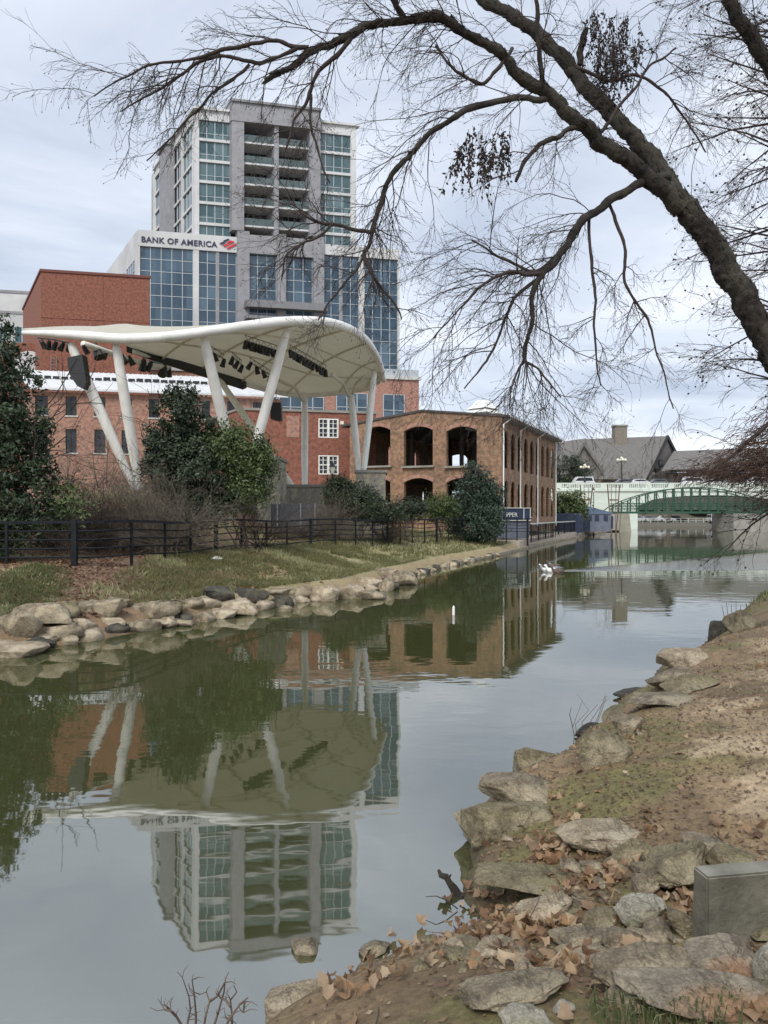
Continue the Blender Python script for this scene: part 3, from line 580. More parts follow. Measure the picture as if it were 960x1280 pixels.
one(lambda m: [m.prism([g4.p(u_,-.5,zr0+.2),g4.p(u_,8.6,zr1+.15),g4.p(u_,8.6,zr1+.22),g4.p(u_,-.5,zr0+.27)], FD*.05) for u_ in np.arange(0,uR,.5)], 'standing_seams', metal_roof, rf)
rng = np.random.default_rng(5)
one(lambda m: [g4.box(m, a,a+.62,4.0,4.25,zr0+.2+(zr1-zr0)*.5-.02,zr0+.2+(zr1-zr0)*.5+.25+.1*rng.random()) for a in np.arange(0,uR-1,.8)], 'snow_guards', black, rf)
one(lambda m: g4.box(m, -.4,uR+.4,-.68,-.5,zr0,zr0+.2), 'gutter', metal_roof, PB)
# red brick hall with white sash windows
g5 = Grid(Xf(300,66), 66)
RB = thing('red_brick_hall', 'red brick hall with two white sash windows between the canopy and the old pavilion', 'brick building', g5.p(5,4,3))
uR = g5.u(470); zt_ = g5.z(515,6); ops = [(g5.u(398),g5.u(423),g5.z(547,7),g5.z(523,7),0),(g5.u(398),g5.u(423),g5.z(593,7),g5.z(569,7),0)]
mb = MB(); wall_mesh(mb, g5.p(0,0,0), g5.p(uR,0,0), 1.0, zt_, ops, .35, GD); g5.box(mb, 0,.3,.36,10,1,zt_); g5.box(mb, .3,uR,9.7,10,1,zt_); mb.build('wall', brick_red, RB)
one(lambda m: g5.box(m, -.1,uR,-.12,10,zt_,zt_+.22), 'coping', concrete_d, RB)
one(lambda m: g5.box(m, g5.u(358),g5.u(374),-.04,0,g5.z(547,5),g5.z(520,5)), 'bricked_panel', brick_pink, RB)
for (u0,u1,z0,z1,_) in ops:
    w_ = one(lambda m: g5.box(m, u0,u1,.1,.16,z0,z1), 'window', window_dark, RB)
    um = (u0+u1)/2; zm = (z0+z1)/2
    one(lambda m: [g5.box(m, a,b_,-.02,.1,z0,z1) for a,b_ in ((u0,u0+.1),(u1-.1,u1),(um-.09,um+.09))]+[g5.box(m, u0+.1,u1-.1,-.01,.1,a,b_) for a,b_ in ((z0,z0+.1),(z1-.1,z1),(zm-.05,zm+.05))]+[g5.box(m, (u0+um)/2-.025,(u0+um)/2+.025,.03,.1,z0,z1),g5.box(m, (u1+um)/2-.025,(u1+um)/2+.025,.03,.1,z0,z1),g5.box(m, u0,u1,.035,.1,(z0+zm)/2-.02,(z0+zm)/2+.02),g5.box(m, u0,u1,.035,.1,(z1+zm)/2-.02,(z1+zm)/2+.02)], 'frame', white_paint, w_)
one(lambda m: g5.box(m, g5.u(425),g5.u(428),-.25,0,g5.z(530,7),g5.z(526,7)), 'wall_lamp', globe, RB)

# ================================================================ old brick pavilion
A = Vector((9.55,60,0)); B = Vector((18.2,78.6,0)); dR = (B-A).normalized(); dF = Vector((-dR.y,dR.x,0)); LF = 13.9; LR = (B-A).length
WP = thing('brick_pavilion', 'roofless looking old orange brick pavilion with rows of arched openings beside the river', 'pavilion', (8,66,1.5))
def uF(px):
    k = (px-CX)/F; return (A.x-k*A.y)/(k*dF.y-dF.x)
def uRr(px):
    k = (px-CX)/F; return (k*A.y-A.x)/(dR.x-k*dR.y)
def zF(py,u): return Zf(py, A.y+dF.y*u)
def zR(py,u): return Zf(py, A.y+dR.y*u)
gab = lambda u: 10.72+.55*(1-abs(u-LF/2)/(LF/2))
ops = []
for a,b_ in ((596,558),(541,505),(488,456)):
    u0,u1 = uF(a),uF(b_); um = (u0+u1)/2; zt_ = zF(533,um); ops.append((u0,u1,zF(582,um),zt_-.36,.36)); zt2 = zF(597.5,um); ops.append((u0,u1,zF(628,um),zt2-.36,.36))
mb = MB(); C_ = A+dF*LF; D_ = B+dF*LF
wall_mesh(mb, A, C_, 1.0, gab, ops, .45, dR)
opr = []; nb = 9
ctr = [uRr(p) for p in (645,653.5,660.5,667,673,678.5,683.5,687.5,691.3)]
ctr = [1.35+i*(LR-2.7)/8 for i in range(9)]
for c_ in ctr:
    for z0,z1 in ((6.35,9.45),(2.35,5.35)): opr.append((c_-.72,c_+.72,z0,z1-.72,.72))
wall_mesh(mb, A+dR*.45, B, 1.0, 10.35, [(o[0]-.45,o[1]-.45,*o[2:]) for o in opr], .15, dF)
wall_mesh(mb, C_+dR*.45, D_, 1.0, 10.35, [(o[0]-.45,o[1]-.45,*o[2:]) for o in opr[::3]], .45, -dF)
opb = [(2.0+i*3.6,4.3+i*3.6,z0,z1-.5,.5) for i in (2,) for z0,z1 in ((6.2,9.3),(2.4,5.3))]
wall_mesh(mb, B+dF*.45, D_-dF*.45, 1.0, gab, opb, .45, -dR)
mb.build('wall', brick_old, WP)
def arches(mb):
    for o in ops:        # raised rowlock arches and sills on the end wall
        for i in range(12):
            t0 = -1+2*i/12; t1 = -1+2*(i+1)/12; um=(o[0]+o[1])/2; hw=(o[1]-o[0])/2
            q = lambda t,k: A+dF*(um+t*hw*(1+.08*k))-dR*0.04+Vector((0,0,o[3]+o[4]*(1-t*t)+.30*k))
            mb.prism([q(t0,0),q(t1,0),q(t1,1),q(t0,1)], dR*.08)
ops_all = ops
for o_ in ops_all:
    ops = [o_]; one(arches, 'brick_arch', brick_pink, WP)
ops = ops_all
one(lambda m: [m.obox(A+dF*((o[0]+o[1])/2)-dR*.06+Vector((0,0,o[2]-.1)), dF, dR, (0,0,1), o[1]-o[0]+.3,.35,.16) for o in ops], 'sills', concrete_d, WP)
one(lambda m: (m.prism([A+dF*.5+dR*.5+Vector((0,0,5.75)),A+dF*(LF-.5)+dR*.5+Vector((0,0,5.75)),A+dF*(LF-.5)+dR*(LR-.5)+Vector((0,0,5.75)),A+dF*.5+dR*(LR-.5)+Vector((0,0,5.75))],(0,0,.2))), 'upper_floor', dark_int, WP)
def posts(mb):
    for i in range(1,6):
        for k in (.33,.67): mb.obox(A+dF*LF*k+dR*LR*i/6+Vector((0,0,5.7)), dF, dR, (0,0,1), .3,.3,9.0)
one(posts, 'timber_posts', dark_int, WP)
def rfm(mb):
    e_ = .75; Zr = 10.38
    a0 = A-dF*e_-dR*.1+Vector((0,0,Zr)); pk = A+dF*LF/2-dR*.1+Vector((0,0,11.28)); c0 = A+dF*(LF+e_)-dR*.1+Vector((0,0,Zr))
    mb.prism([a0,pk,c0,c0+Vector((0,0,.18)),pk+Vector((0,0,.18)),a0+Vector((0,0,.18))], dR*(LR+.6))
rf = one(rfm, 'roof', mat('dark tar roof', (0.05,0.048,0.05), 0.85, (0.075,0.07,0.07), 1.5), WP)
one(lambda m: [m.obox(A-dF*.42+dR*(c_+.9)+Vector((0,0,10.28)), dF, dR, (0,0,1), .75,.12,.16) for c_ in np.arange(-.6,LR-.9,.6)], 'rafter_tails', concrete_d, rf)
gut = one(lambda m: m.obox(A-dF*.82+dR*(LR/2+.15)+Vector((0,0,10.47)), dF, dR, (0,0,1), .16,LR+.7,.2), 'gutter', metal_roof, WP)
for u_ in (.15, 5.55, 12.1, LR-.15):
    one(lambda m: m.tube([A+dR*u_-dF*.8+Vector((0,0,10.4)),A+dR*u_-dF*.6+Vector((0,0,10.15)),A+dR*u_-dF*.12+Vector((0,0,9.85)),A+dR*u_-dF*.1+Vector((0,0,1.4))], .065, 6), 'downpipe', white_paint, gut)
def cup(mb):
    c_ = P(604,512,69)+Vector((0,0,0)); c_.z = 10.6
    mb.obox(c_+Vector((0,0,.55)), dF, dR, (0,0,1), 2.6,2.6,1.5)
    for k,(h_,s_) in enumerate(((1.3,3.3),(1.75,2.6),(2.15,1.7))): mb.lathe(c_+Vector((0,0,h_)), [(s_*.6,0),(s_*.36,.42),(.05,.46)], 4)
one(cup, 'roof_vent', white_paint, WP)
# ================================================================ stage canopy
SC = thing('stage_canopy', 'sweeping white outdoor stage canopy on slanted tubular legs with stage lights beneath', 'stage canopy', (-7,38,3.4))
front = [P(28,416,31),P(60,417,31),P(100,419.5,31),P(150,423.5,31),P(200,421.5,31),P(240,417,31.2),P(280,411.5,31.4),P(310,407,31.8),P(345,402.5,32.4),P(380,401,33.2),P(410,403,34.4),P(435,410.5,36.2),P(455,423,38.5),P(468,440,41),P(476,458,43.5),P(480,476,46)]
front = [Vector(q) for q in catmull(front, 3)]
one(lambda m: m.tube(front, [.09+.12*min(1,i/7) if i < 36 else .21-.08*(i-36)/(len(front)-36) for i in range(len(front))], 14), 'rim_tube', white_paint, SC, smooth=True)
backp = [P(40,415.5,31.2),P(85,413,32.6),P(130,415,34.6),P(158,433,38),P(200,449,41),P(240,461,44),P(280,472,46.5),P(305,479,48),P(340,488,49.5),P(370,493,50.5),P(400,492,50.5),P(430,489,50),P(455,485,48.8),P(474,481,47)]
backp = [Vector(q) for q in catmull(backp, 4)]
def resample(pts, n):
    d = [0]
    for a,b_ in zip(pts[:-1],pts[1:]): d.append(d[-1]+(b_-a).length)
    o = []
    for i in range(n):
        t = d[-1]*i/(n-1); k = max(j for j in range(len(d)) if d[j] <= t+1e-9); k = min(k, len(pts)-2); o.append(pts[k].lerp(pts[k+1], (t-d[k])/(d[k+1]-d[k]+1e-9)))
    return o
nS, nT = 49, 15; fr_ = resample(front, nS); bk_ = resample(backp, nS)
def surf(i, t):
    a = fr_[i]; b_ = bk_[i]; q = a.lerp(b_, t); s_ = i/(nS-1)
    q.z += .48*math.sin(math.pi*t)*min(1, (b_-a).length/6)*sm((s_-.06)/.12)
    return q
V_ = []; F_ = []
for lay in (0.03, 0.19):
    for i in range(nS):
        for j in range(nT): V_.append(surf(i, j/(nT-1))+Vector((0,0,lay)))
n0 = nS*nT
for i in range(nS-1):
    for j in range(nT-1):
        a = i*nT+j; F_.append((a,a+1,a+nT+1,a+nT)); F_.append((n0+a,n0+a+nT,n0+a+nT+1,n0+a+1))
for i in range(nS-1):
    for j in (0, nT-1): a = i*nT+j; F_.append((a,a+nT,n0+a+nT,n0+a))
for j in range(nT-1):
    for i in (0, nS-1): a = i*nT+j; F_.append((a,a+1,n0+a+1,n0+a))
mb = MB(); mb.add(V_, F_); mb.build('membrane', cream, SC, smooth=True)
for i in (17,23,29,35,41,45):
    one(lambda m: m.tube([surf(i, t)-Vector((0,0,.07)) for t in np.linspace(0.01,.99,12)], .065, 8), 'rib', cream2, SC, smooth=True)
for t in (.33,.66,.99):
    one(lambda m: m.tube([surf(i, t)-Vector((0,0,.14)) for i in range(14 if t < .9 else 13, nS-1)], .05 if t < .9 else .13, 8), 'purlin', cream2 if t < .9 else white_paint, SC, smooth=True)
one(lambda m: m.prism([P(158,430,38.2),P(305,475,47.5),P(305,484,47.5),P(300,486,47.4),P(158,440,38.2)], (0.1,.35,0)), 'rear_fascia', black, SC)
def leg(name, a, b_, r0, r1, m_=leg_paint):
    a = Vector(a); b_ = Vector(b_); return one(lambda m: m.tube([a.lerp(b_, t) for t in (0,.04,.3,.6,.96,1)], [q_*.78 for q_ in (r0*.55,r0*.9,(r0+r1)/2*1.12,(r0+r1)/2*1.1,r1*.9,r1*.6)], 14), name, m_, SC, smooth=True)
leg('leg', P(88,429,31.3), P(172,620,33), .27,.24); leg('leg', P(145,430,31.4), P(176,622,33.2), .27,.24)
leg('leg', P(254,419,31.8), P(300,615,34.5), .30,.26); leg('leg', P(359,411,33.6), P(304,615,34.5), .27,.26)
leg('leg', P(274,474,44), P(372,618,42), .25,.24, cream2)
leg('leg', P(381,492,49), P(381,616,46), .26,.26); leg('leg', P(438,486,47), P(449,592,42.2), .26,.22); leg('leg', P(468,462,44), P(455,590,42.2), .24,.22)
for a,b_ in (((381,494,49),(350,476,44)),((438,490,47),(415,468,42)),((438,490,47),(455,470,44))):
    one(lambda m: m.tube([P(*a)-Vector((0,0,.6)), P(*a).lerp(P(*b_),.4)+Vector((0,0,.1)), P(*b_)], .10, 8), 'strut', cream2, SC, smooth=True)
# lighting trusses hang below the membrane
def truss(a, b_, name='lighting_truss'):
    a = Vector(a); b_ = Vector(b_); d = (b_-a); n = max(3, int(d.length/.45))
    def f(m):
        for o in (Vector((0,0,.16)), Vector((.0,.12,-.10)), Vector((0,-.12,-.10))): m.tube([a+o, b_+o], .025, 5)
        for i in range(n):
            m.tube([a+d*i/n+Vector((0,0,.16)), a+d*(i+.5)/n+Vector((0,.12,-.1)), a+d*(i+1)/n+Vector((0,0,.16))], .014, 4, False)
    return one(f, name, grey_metal, SC)
def spot(parent, q, s_=1.0, az=0.0):
    q = Vector(q); d = Vector((math.cos(az)*.5, math.sin(az)*.5, -.85)).normalized()
    m = MB(); m.tube([q+Vector((0,0,.18*s_)), q], .02*s_, 4); m.tube([q-d*.16*s_, q-d*.05*s_, q+d*.12*s_, q+d*.24*s_], [.06*s_,.10*s_,.115*s_,.14*s_], 8)
    return m.build('spotlight', black, parent)
rng = np.random.default_rng(8)
for a,b_,n_,s_ in (((306,424+8,36),(352,446,38.5),12,1.25),((362,443,38.8),(408,468,42),12,1.25),((256,440,38),(280,455,40),3,1.4),((290,452,40),(302,462,42),3,1.4),((312,458,41.5),(338,474,44),4,1.4)):
    tr = truss(P(*a)+Vector((0,0,.35)), P(*b_)+Vector((0,0,.35)))
    for t in np.linspace(0.02,.98,n_): spot(tr, P(*a).lerp(P(*b_), t)+Vector((0,0,.1)), s_*.82, rng.random()*6)
fb = one(lambda m: m.tube([P(46,422,31.6),P(66,424,32.2),P(84,428,33)], .04, 6), 'light_bar', grey_metal, SC)
for px,py in ((53,430),(61,431),(69,432),(78,433),(86,434),(106,437)): spot(fb, P(px,py-1,32), 1.0, rng.random()*6)
rb = one(lambda m: m.tube([P(104,430,34),P(122,436,35),P(160,449,37),P(186,456,38.3),P(212,461,39.5)], .15, 10), 'catwalk_tube', white_paint, SC, smooth=True)
for t,s_ in ((.12,1.9),(.22,1.3),(.40,1.5),(.5,1.3),(.66,1.6),(.74,1.4),(.92,1.7),(.99,1.3)): spot(rb, P(106,433,34.4).lerp(P(212,464,39.5), t), s_, rng.random()*6)
def lspk(m):
    a = P(84,447,31.2); pr = [(0,0),(.62,.14),(.72,-.5),(.80,-1.05),(.66,-1.32),(.42,-1.2),(.12,-.75),(.02,-.4)]
    m.prism([a+Vector((x_,0,z_)) for x_,z_ in pr], (0.05,.42,0))
sp = thing('hanging_speaker', 'curved black line array speaker hanging beside the leftmost canopy leg', 'speaker', P(92,468,31.3))
one(lspk, 'cabinet', black, sp); one(lambda m: (m.tube([P(98,437,31.6),P(98,450,31.5)], .02, 5), ), 'hanger', grey_metal, sp)
sp = thing('hanging_speaker', 'boxy black speaker hanging in front of the red brick hall between two canopy legs', 'speaker', P(344,514,44))
one(lambda m: m.prism([P(338,503,44),P(351,503,44),P(352,524,44),P(348,526,44),P(338,523,44)], (0,.6,0)), 'cabinet', black, sp)
one(lambda m: m.tube([P(345,480,44.3),P(345,503,44.3)], .025, 5), 'hanger', black, sp)

# stage walls and pedestals
def stone_block(label, px0,px1,y0,zb,Y,dy, name='stone_pedestal'):
    t_ = thing(name, label, 'stone wall', P((px0+px1)/2, y0, Y)*1.0); zt_ = Zf(y0,Y)
    one(lambda m: m.box(Xf(px0,Y),Xf(px1,Y),Y,Y+dy,zb,zt_-.12), 'wall', stone_wall_m, t_); one(lambda m: m.box(Xf(px0,Y)-.08,Xf(px1,Y)+.08,Y-.08,Y+dy+.08,zt_-.12,zt_+.02), 'cap', concrete_d, t_)
stone_block('tapered rubble stone pedestal under the right pair of canopy legs', 445,482,588,1.0,41,3.0)
stone_block('tall rubble stone pier at the right edge of the bright green bush', 322,350,572,1.0,38,2.5)
stone_block('low rubble stone retaining wall running in front of the red brick hall', 300,445,606,1.0,41.8,.6,'retaining_wall')
pn = thing('site_fence_panel', 'dark solid fence panels standing on the grass behind the black railing', 'fence panel', P(366,655,36))
one(lambda m: m.box(Xf(338,36),Xf(394,36),36,36.06,Zf(659,36),Zf(630,36)), 'panel', mat('dark slate mesh', (0.03,0.034,0.042),0.7,(0.045,0.05,0.06),3), pn)
for px in (338,347,376,394): one(lambda m: m.box(Xf(px,36)-.03,Xf(px,36)+.03,35.93,35.99,Zf(660,36),Zf(629,36)), 'post', grey_metal, pn)
gd = gz(Xf(416,39),39)
def lantern(px, ytop, Y, label, hgt=None, cat='street lamp'):
    x_ = Xf(px,Y); zt_ = Zf(ytop,Y); zb = gz(x_,Y) if hgt is None else zt_-hgt; t_ = thing('lamp_post', label, cat, (x_,Y,zb)); H_ = zt_-zb
    one(lambda m: m.lathe((x_,Y,zb), [(.13,0),(.13,.25),(.07,.4),(.05,.6),(.045,H_-.75),(.08,H_-.72),(.05,H_-.68)], 10), 'post', black, t_)
    one(lambda m: m.lathe((x_,Y,zt_-.68), [(.07,0),(.15,.33),(.15,.36)], 6), 'glass', globe, t_); one(lambda m: m.lathe((x_,Y,zt_-.32), [(.20,0),(.12,.12),(.05,.2),(.02,.32)], 6), 'cap', black, t_)
lantern(415.5, 576, 38.5, 'slim black lantern lamp post in front of the red brick hall')
lantern(742, 609, 92, 'black lantern lamp post standing by the blue cloth roof')

# ================================================================ railing along the left bank
FE = thing('metal_railing', 'long black horizontal rail fence following the top of the grassy bank', 'railing', (-5,24,1.1))
fp = [(-90,19.4),(0,19.3),(64,19.4),(131,19.7),(190,21.5),(240,24),(288,26.5),(330,28.6),(369,31),(405,32.6),(440,34.5),(480,37.5),(520,41.5),(560,45.5),(600,49.5),(645,54),(664,56)]
pts = [Vector((Xf(px,Y),Y,0)) for px,Y in fp]; pts = [Vector((q[0],q[1],0)) for q in catmull(pts, 5)]
for q in pts: q.z = 1.12+.04*math.sin(q.y)
d = [0]
for a,b_ in zip(pts[:-1],pts[1:]): d.append(d[-1]+(b_-a).length)
def along(t):
    k = max(j for j in range(len(d)) if d[j] <= t+1e-9); k = min(k,len(pts)-2); return pts[k].lerp(pts[k+1], (t-d[k])/(d[k+1]-d[k]))
one(lambda m: [m.beam(a+Vector((0,0,1.10)),b_+Vector((0,0,1.10)),.09,.07) for a,b_ in zip(pts[:-1],pts[1:])], 'top_rail', black_rail, FE)
for z_ in (.86,.63,.40,.17): one(lambda m: m.tube([q+Vector((0,0,z_)) for q in pts], .026, 6), 'rail', black_rail, FE)
t_ = .4; k = 0
while t_ < d[-1]-.1:
    q = along(t_); zb = min(gz(q.x,q.y)-.1, q.z); big = k % 4 == 2
    w_ = .13 if big else .07
    one(lambda m: m.box(q.x-w_/2,q.x+w_/2,q.y-w_/2,q.y+w_/2,zb,q.z+(1.16 if big else 1.06)), 'post', black_rail, FE); t_ += 1.72; k += 1
# second railing along the river walk
RW = thing('walkway_railing', 'dark picket railing with pale top rail beside the river walk below the brick pavilion', 'railing', (17,72,1.0))
sh = [Vector((*q,0)) for q in LEFT if 50 < q[1] < 125]; sh = [Vector((Xf(664,56),56,0))]+[Vector((Xf(px,Y),Y,0)) for px,Y in ((685,66),(708,78),(728,90))]; sh = [Vector((q[0],q[1],0)) for q in catmull(sh,4)]
for q in sh: q.z = .75
one(lambda m: [m.beam(a+Vector((0,0,1.05)),b_+Vector((0,0,1.05)),.14,.1) for a,b_ in zip(sh[:-1],sh[1:])], 'top_rail', concrete, RW)
for z_ in (.15,.85): one(lambda m: m.tube([q+Vector((0,0,z_)) for q in sh], .03, 6), 'rail', black_rail, RW)
L2 = sum((b_-a).length for a,b_ in zip(sh[:-1],sh[1:])); sr = resample(sh, int(L2/1.05))
for i,q in enumerate(sr):
    w_ = .12 if i % 4 == 0 else .06; one(lambda m: m.box(q.x-w_/2,q.x+w_/2,q.y-w_/2,q.y+w_/2,.4,1.78), 'post', black_rail, RW)
# quay: kerb and walk
qs = [Vector((*q,0)) for q in LEFT if 30 < q[1] < 125]; qs = [Vector((q[0],q[1],0)) for q in catmull(qs, 4)]
def nrm(i, P_): t = (P_[min(i+1,len(P_)-1)]-P_[max(i-1,0)]).normalized(); return Vector((-t.y,t.x,0))
def strip(P_, o0, o1, z0, z1):
    vs_ = []; n = len(P_)
    for i,q in enumerate(P_):
        nn = nrm(i,P_); vs_ += [q+nn*o0+Vector((0,0,z0)), q+nn*o1+Vector((0,0,z0)), q+nn*o1+Vector((0,0,z1)), q+nn*o0+Vector((0,0,z1))]
    fs = [(i*4+k,(i+1)*4+k,(i+1)*4+(k+1)%4,i*4+(k+1)%4) for i in range(n-1) for k in range(4)]+[(0,1,2,3),tuple((n-1)*4+k for k in (3,2,1,0))]
    return vs_, fs
mb = MB(); mb.add(*strip(qs, -.05,.22,-.5,.15)); tag(mb.build('river_kerb', mat('weathered kerb stone', (0.30,0.26,0.19),0.9,(0.17,0.15,0.115),1.2,0.02)), kind='structure')
qp = [q for q in qs if q.y > 52]; mb = MB(); mb.add(*strip(qp, .222,2.6,.0,.6)); tag(mb.build('river_walk', mat('tan paving', (0.42,0.36,0.29),0.9,(0.34,0.29,0.24),0.8)), kind='structure')

# container with lettering, blue roofed shelter
CT = thing('site_container', 'navy container with white lettering behind the railing at the pavilion corner', 'container', P(645,668,55.5))
q0 = P(627,0,55.5); q1 = P(663,0,56.5); cz = [Zf(668,56),Zf(651,56),Zf(634.5,56)]
dd = Vector((q1.x-q0.x,q1.y-q0.y,0)); ln = dd.length; dn = dd.normalized(); dk = Vector((-dn.y,dn.x,0)); m0 = Vector((q0.x,q0.y,0))
one(lambda m: m.obox(m0+dn*ln/2+dk*1.1+Vector((0,0,(cz[1]+cz[2])/2)), dn,dk,(0,0,1), ln,2.2,cz[2]-cz[1]), 'upper_panel', blue_paint, CT)
one(lambda m: m.obox(m0+dn*ln/2+dk*1.12+Vector((0,0,(cz[0]-.3+cz[1])/2)), dn,dk,(0,0,1), ln-.1,2.1,cz[1]-cz[0]+.29), 'lower_panel', blue_low, CT)
one(lambda m: [m.obox(m0+dn*ln/2+dk*-.03+Vector((0,0,z_)), dn,dk,(0,0,1), ln+.06,.06,.06) for z_ in (cz[1]+.03,cz[2]-.03)]+[m.obox(m0+dn*t*ln+dk*-.03+Vector((0,0,(cz[1]+cz[2])/2)), dn,dk,(0,0,1), .06,.06,cz[2]-cz[1]-.13) for t in (0.01,.76,.99)], 'trim', concrete, CT)
text_mesh('lettering', 'PPER', .46, m0+dn*.38-dk*.03+Vector((0,0,cz[1]+.30)), dn, (0,0,1), concrete, CT, .015, .01, 1.05)
BS = thing('blue_shelter', 'low shelter with faded blue pitched roof and navy sides near the footbridge end', 'shelter', (26,92,.9))
Y = 90; xa,xb,xc = Xf(697,Y),Xf(718,Y),Xf(766,Y)
one(lambda m: m.prism([(Xf(699,Y),Y,Zf(641,Y)),(xb,Y,Zf(628,Y)),(xc,Y,Zf(641,Y)),(xc,Y,Zf(642.5,Y)),(Xf(699,Y),Y,Zf(642.5,Y))],(0.6,6,0)), 'roof', blue_roof, BS)
one(lambda m: m.box(Xf(730,Y),xc-.2,Y+.1,Y+5.5,.5,Zf(642.5,Y)), 'side_wall', blue_low, BS)
for px in (735,744,755): one(lambda m: m.box(Xf(px,Y),Xf(px+5,Y),Y+.02,Y+.1,Zf(651,Y),Zf(644,Y)), 'opening', blue_paint, BS)
one(lambda m: m.box(Xf(695,84),Xf(729,84),84,86,.5,Zf(641.5,84)), 'front_screen', blue_paint, BS)
one(lambda m: [m.tube([(Xf(718,Y),Y-.05,Zf(630,Y)),(Xf(718,Y),Y-.05,.8)], .05, 6)], 'pole', white_paint, BS)
one(lambda m: m.beam((Xf(730,88),88,Zf(655,88)),(Xf(766,100),100,Zf(653,100)),.1,1.7), 'skirt_panel', blue_paint, BS)

# ================================================================ bridges
RBd = thing('road_bridge', 'long pale green white concrete road bridge with balustrade across the river', 'bridge', (60,135,0))
Y = 135; xa, xb = Xf(640,Y), Xf(1180,Y); zt_, zb_ = Zf(611,Y), Zf(632,Y)
us = lambda px: Xf(px,Y)-xa
mb = MB(); wall_mesh(mb, (xa,Y), (xb,Y), -.5, zt_, [(us(650),us(762),-.4,2.2,2.1),(us(797),us(985),-.4,4.2,2.0),(us(1020),us(1160),-.4,4.2,2.0)], .6, (0,1)); mb.build('near_girder', bridge_white, RBd)
one(lambda m: m.box(xa,xb,Y-.25,Y+.0,zt_-.45,zt_-.1), 'string_course', bridge_white, RBd)
one(lambda m: m.box(xa,xb,Y+.62,Y+11.7,zt_-1.1,zt_+.4), 'deck', asphalt, RBd)
def para(yy, name):
    ops = []; u_ = 1.0
    while u_ < xb-xa-4:
        ops += [(u_+.34*i,u_+.34*i+.17,zt_+.22,zt_+.88,0) for i in range(9)]; u_ += 4.1
    m = MB(); wall_mesh(m, (xa,yy),(xb,yy), zt_, Zf(603.5,Y), ops, .28, (0,1)); m.build(name, bridge_white, RBd)
para(Y+.1, 'near_parapet'); para(Y+11.8, 'far_parapet')
mb = MB(); wall_mesh(mb, (xa,Y+12),(xb,Y+12), -.5, zt_, [(us(650),us(762),-.4,2.2,2.1),(us(786),us(975),-.4,2.9,.8),(us(1000),us(1130),-.4,2.9,.8)], .6, (0,1)); mb.build('far_girder', bridge_white, RBd)  # arches shaped lower than the near side, so a shaded wall darkens the gap
FB = thing('footbridge', 'green steel bowstring footbridge crossing in front of the pale road bridge', 'footbridge', (50,117,0))
Y = 116; xa, xb = Xf(762,Y), Xf(976,Y); zd = Zf(640,Y)
def topz(px): t = (px-762)/214; return Zf(638-28.5*math.sin(math.pi*min(max(t,0),1))**.75, Y)
pxs = np.linspace(762,976,20)
for yy,nm in ((Y,'near_truss'),(Y+3,'far_truss')):
    tr_ = one(lambda m: m.box(xa,xb,yy-.12,yy+.12,zd-.25,zd+.1), nm, green_steel, FB)
    one(lambda m: m.tube([(Xf(p_,Y),yy,topz(p_)) for p_ in np.linspace(762,976,40)], .09, 6), 'top_chord', green_steel, tr_)
    for i,p_ in enumerate(pxs[1:-1]):
        one(lambda m: m.box(Xf(p_,Y)-.09,Xf(p_,Y)+.09,yy-.09,yy+.09,zd+.1,topz(p_)+.05), 'upright', green_steel, tr_)
    for i in range(1,18):
        a,b_ = (pxs[i],pxs[i+1]) if pxs[i] < 868 else (pxs[i+1],pxs[i]); one(lambda m: m.beam((Xf(a,Y),yy,topz(a)-.1),(Xf(b_,Y),yy,zd+.1),.05,.05), 'brace', green_steel, tr_)
    for z_ in (.35,.6,.85,1.1,1.35): one(lambda m: m.box(Xf(770,Y),xb-.5,yy+.13,yy+.17,zd+z_-.05,zd+z_+.05), 'rail_board', green_steel, tr_)
one(lambda m: m.box(xa,xb,Y+.14,Y+2.86,zd-.2,zd+.0), 'deck', rust_steel, FB)
one(lambda m: (m.prism([(Xf(776,113),113.5,-.5),(Xf(791,113),113.5,-.5),(Xf(788,113),113.5,zd-.25),(Xf(778,113),113.5,zd-.25)],(0,6,0)), ), 'left_pier', mat('buff pier concrete',(0.20,0.185,0.145),.85,(0.28,0.265,0.21),.8), FB)
one(lambda m: m.box(Xf(915,113),Xf(1010,113),112.5,120,-.5,zd-.25), 'right_pier', concrete_d, FB)
one(lambda m: m.box(Xf(750,114),Xf(776,114),114,119,0.2,zd-.3), 'abutment', concrete_d, FB)
for px,lab in ((733,'rusty splayed pole frame with yellow foot standing against the white bridge, left of its pair'),(767,'rusty splayed pole frame standing against the white bridge, nearer the footbridge end')):
    t_ = thing('pole_frame', lab, 'sculpture', (Xf(px,104),104,1)); zb = gz(Xf(px,104),104)
    for a in (-1,1): one(lambda m: m.beam((Xf(px+a*9,104),104+.5*a,Zf(606,104)),(Xf(px+a*2.5,104),104,zb),.11,.11), 'pole', rust_steel, t_); one(lambda m: m.beam((Xf(px+a*3,104),104,Zf(606,104)),(Xf(px+a*2,104),104,zb),.07,.07), 'strut', rust_steel, t_)
    one(lambda m: m.box(Xf(px-5,104),Xf(px+5,104),103.9,104.1,Zf(625,104)-.1,Zf(625,104)+.1), 'crossbar', rust_steel, t_)
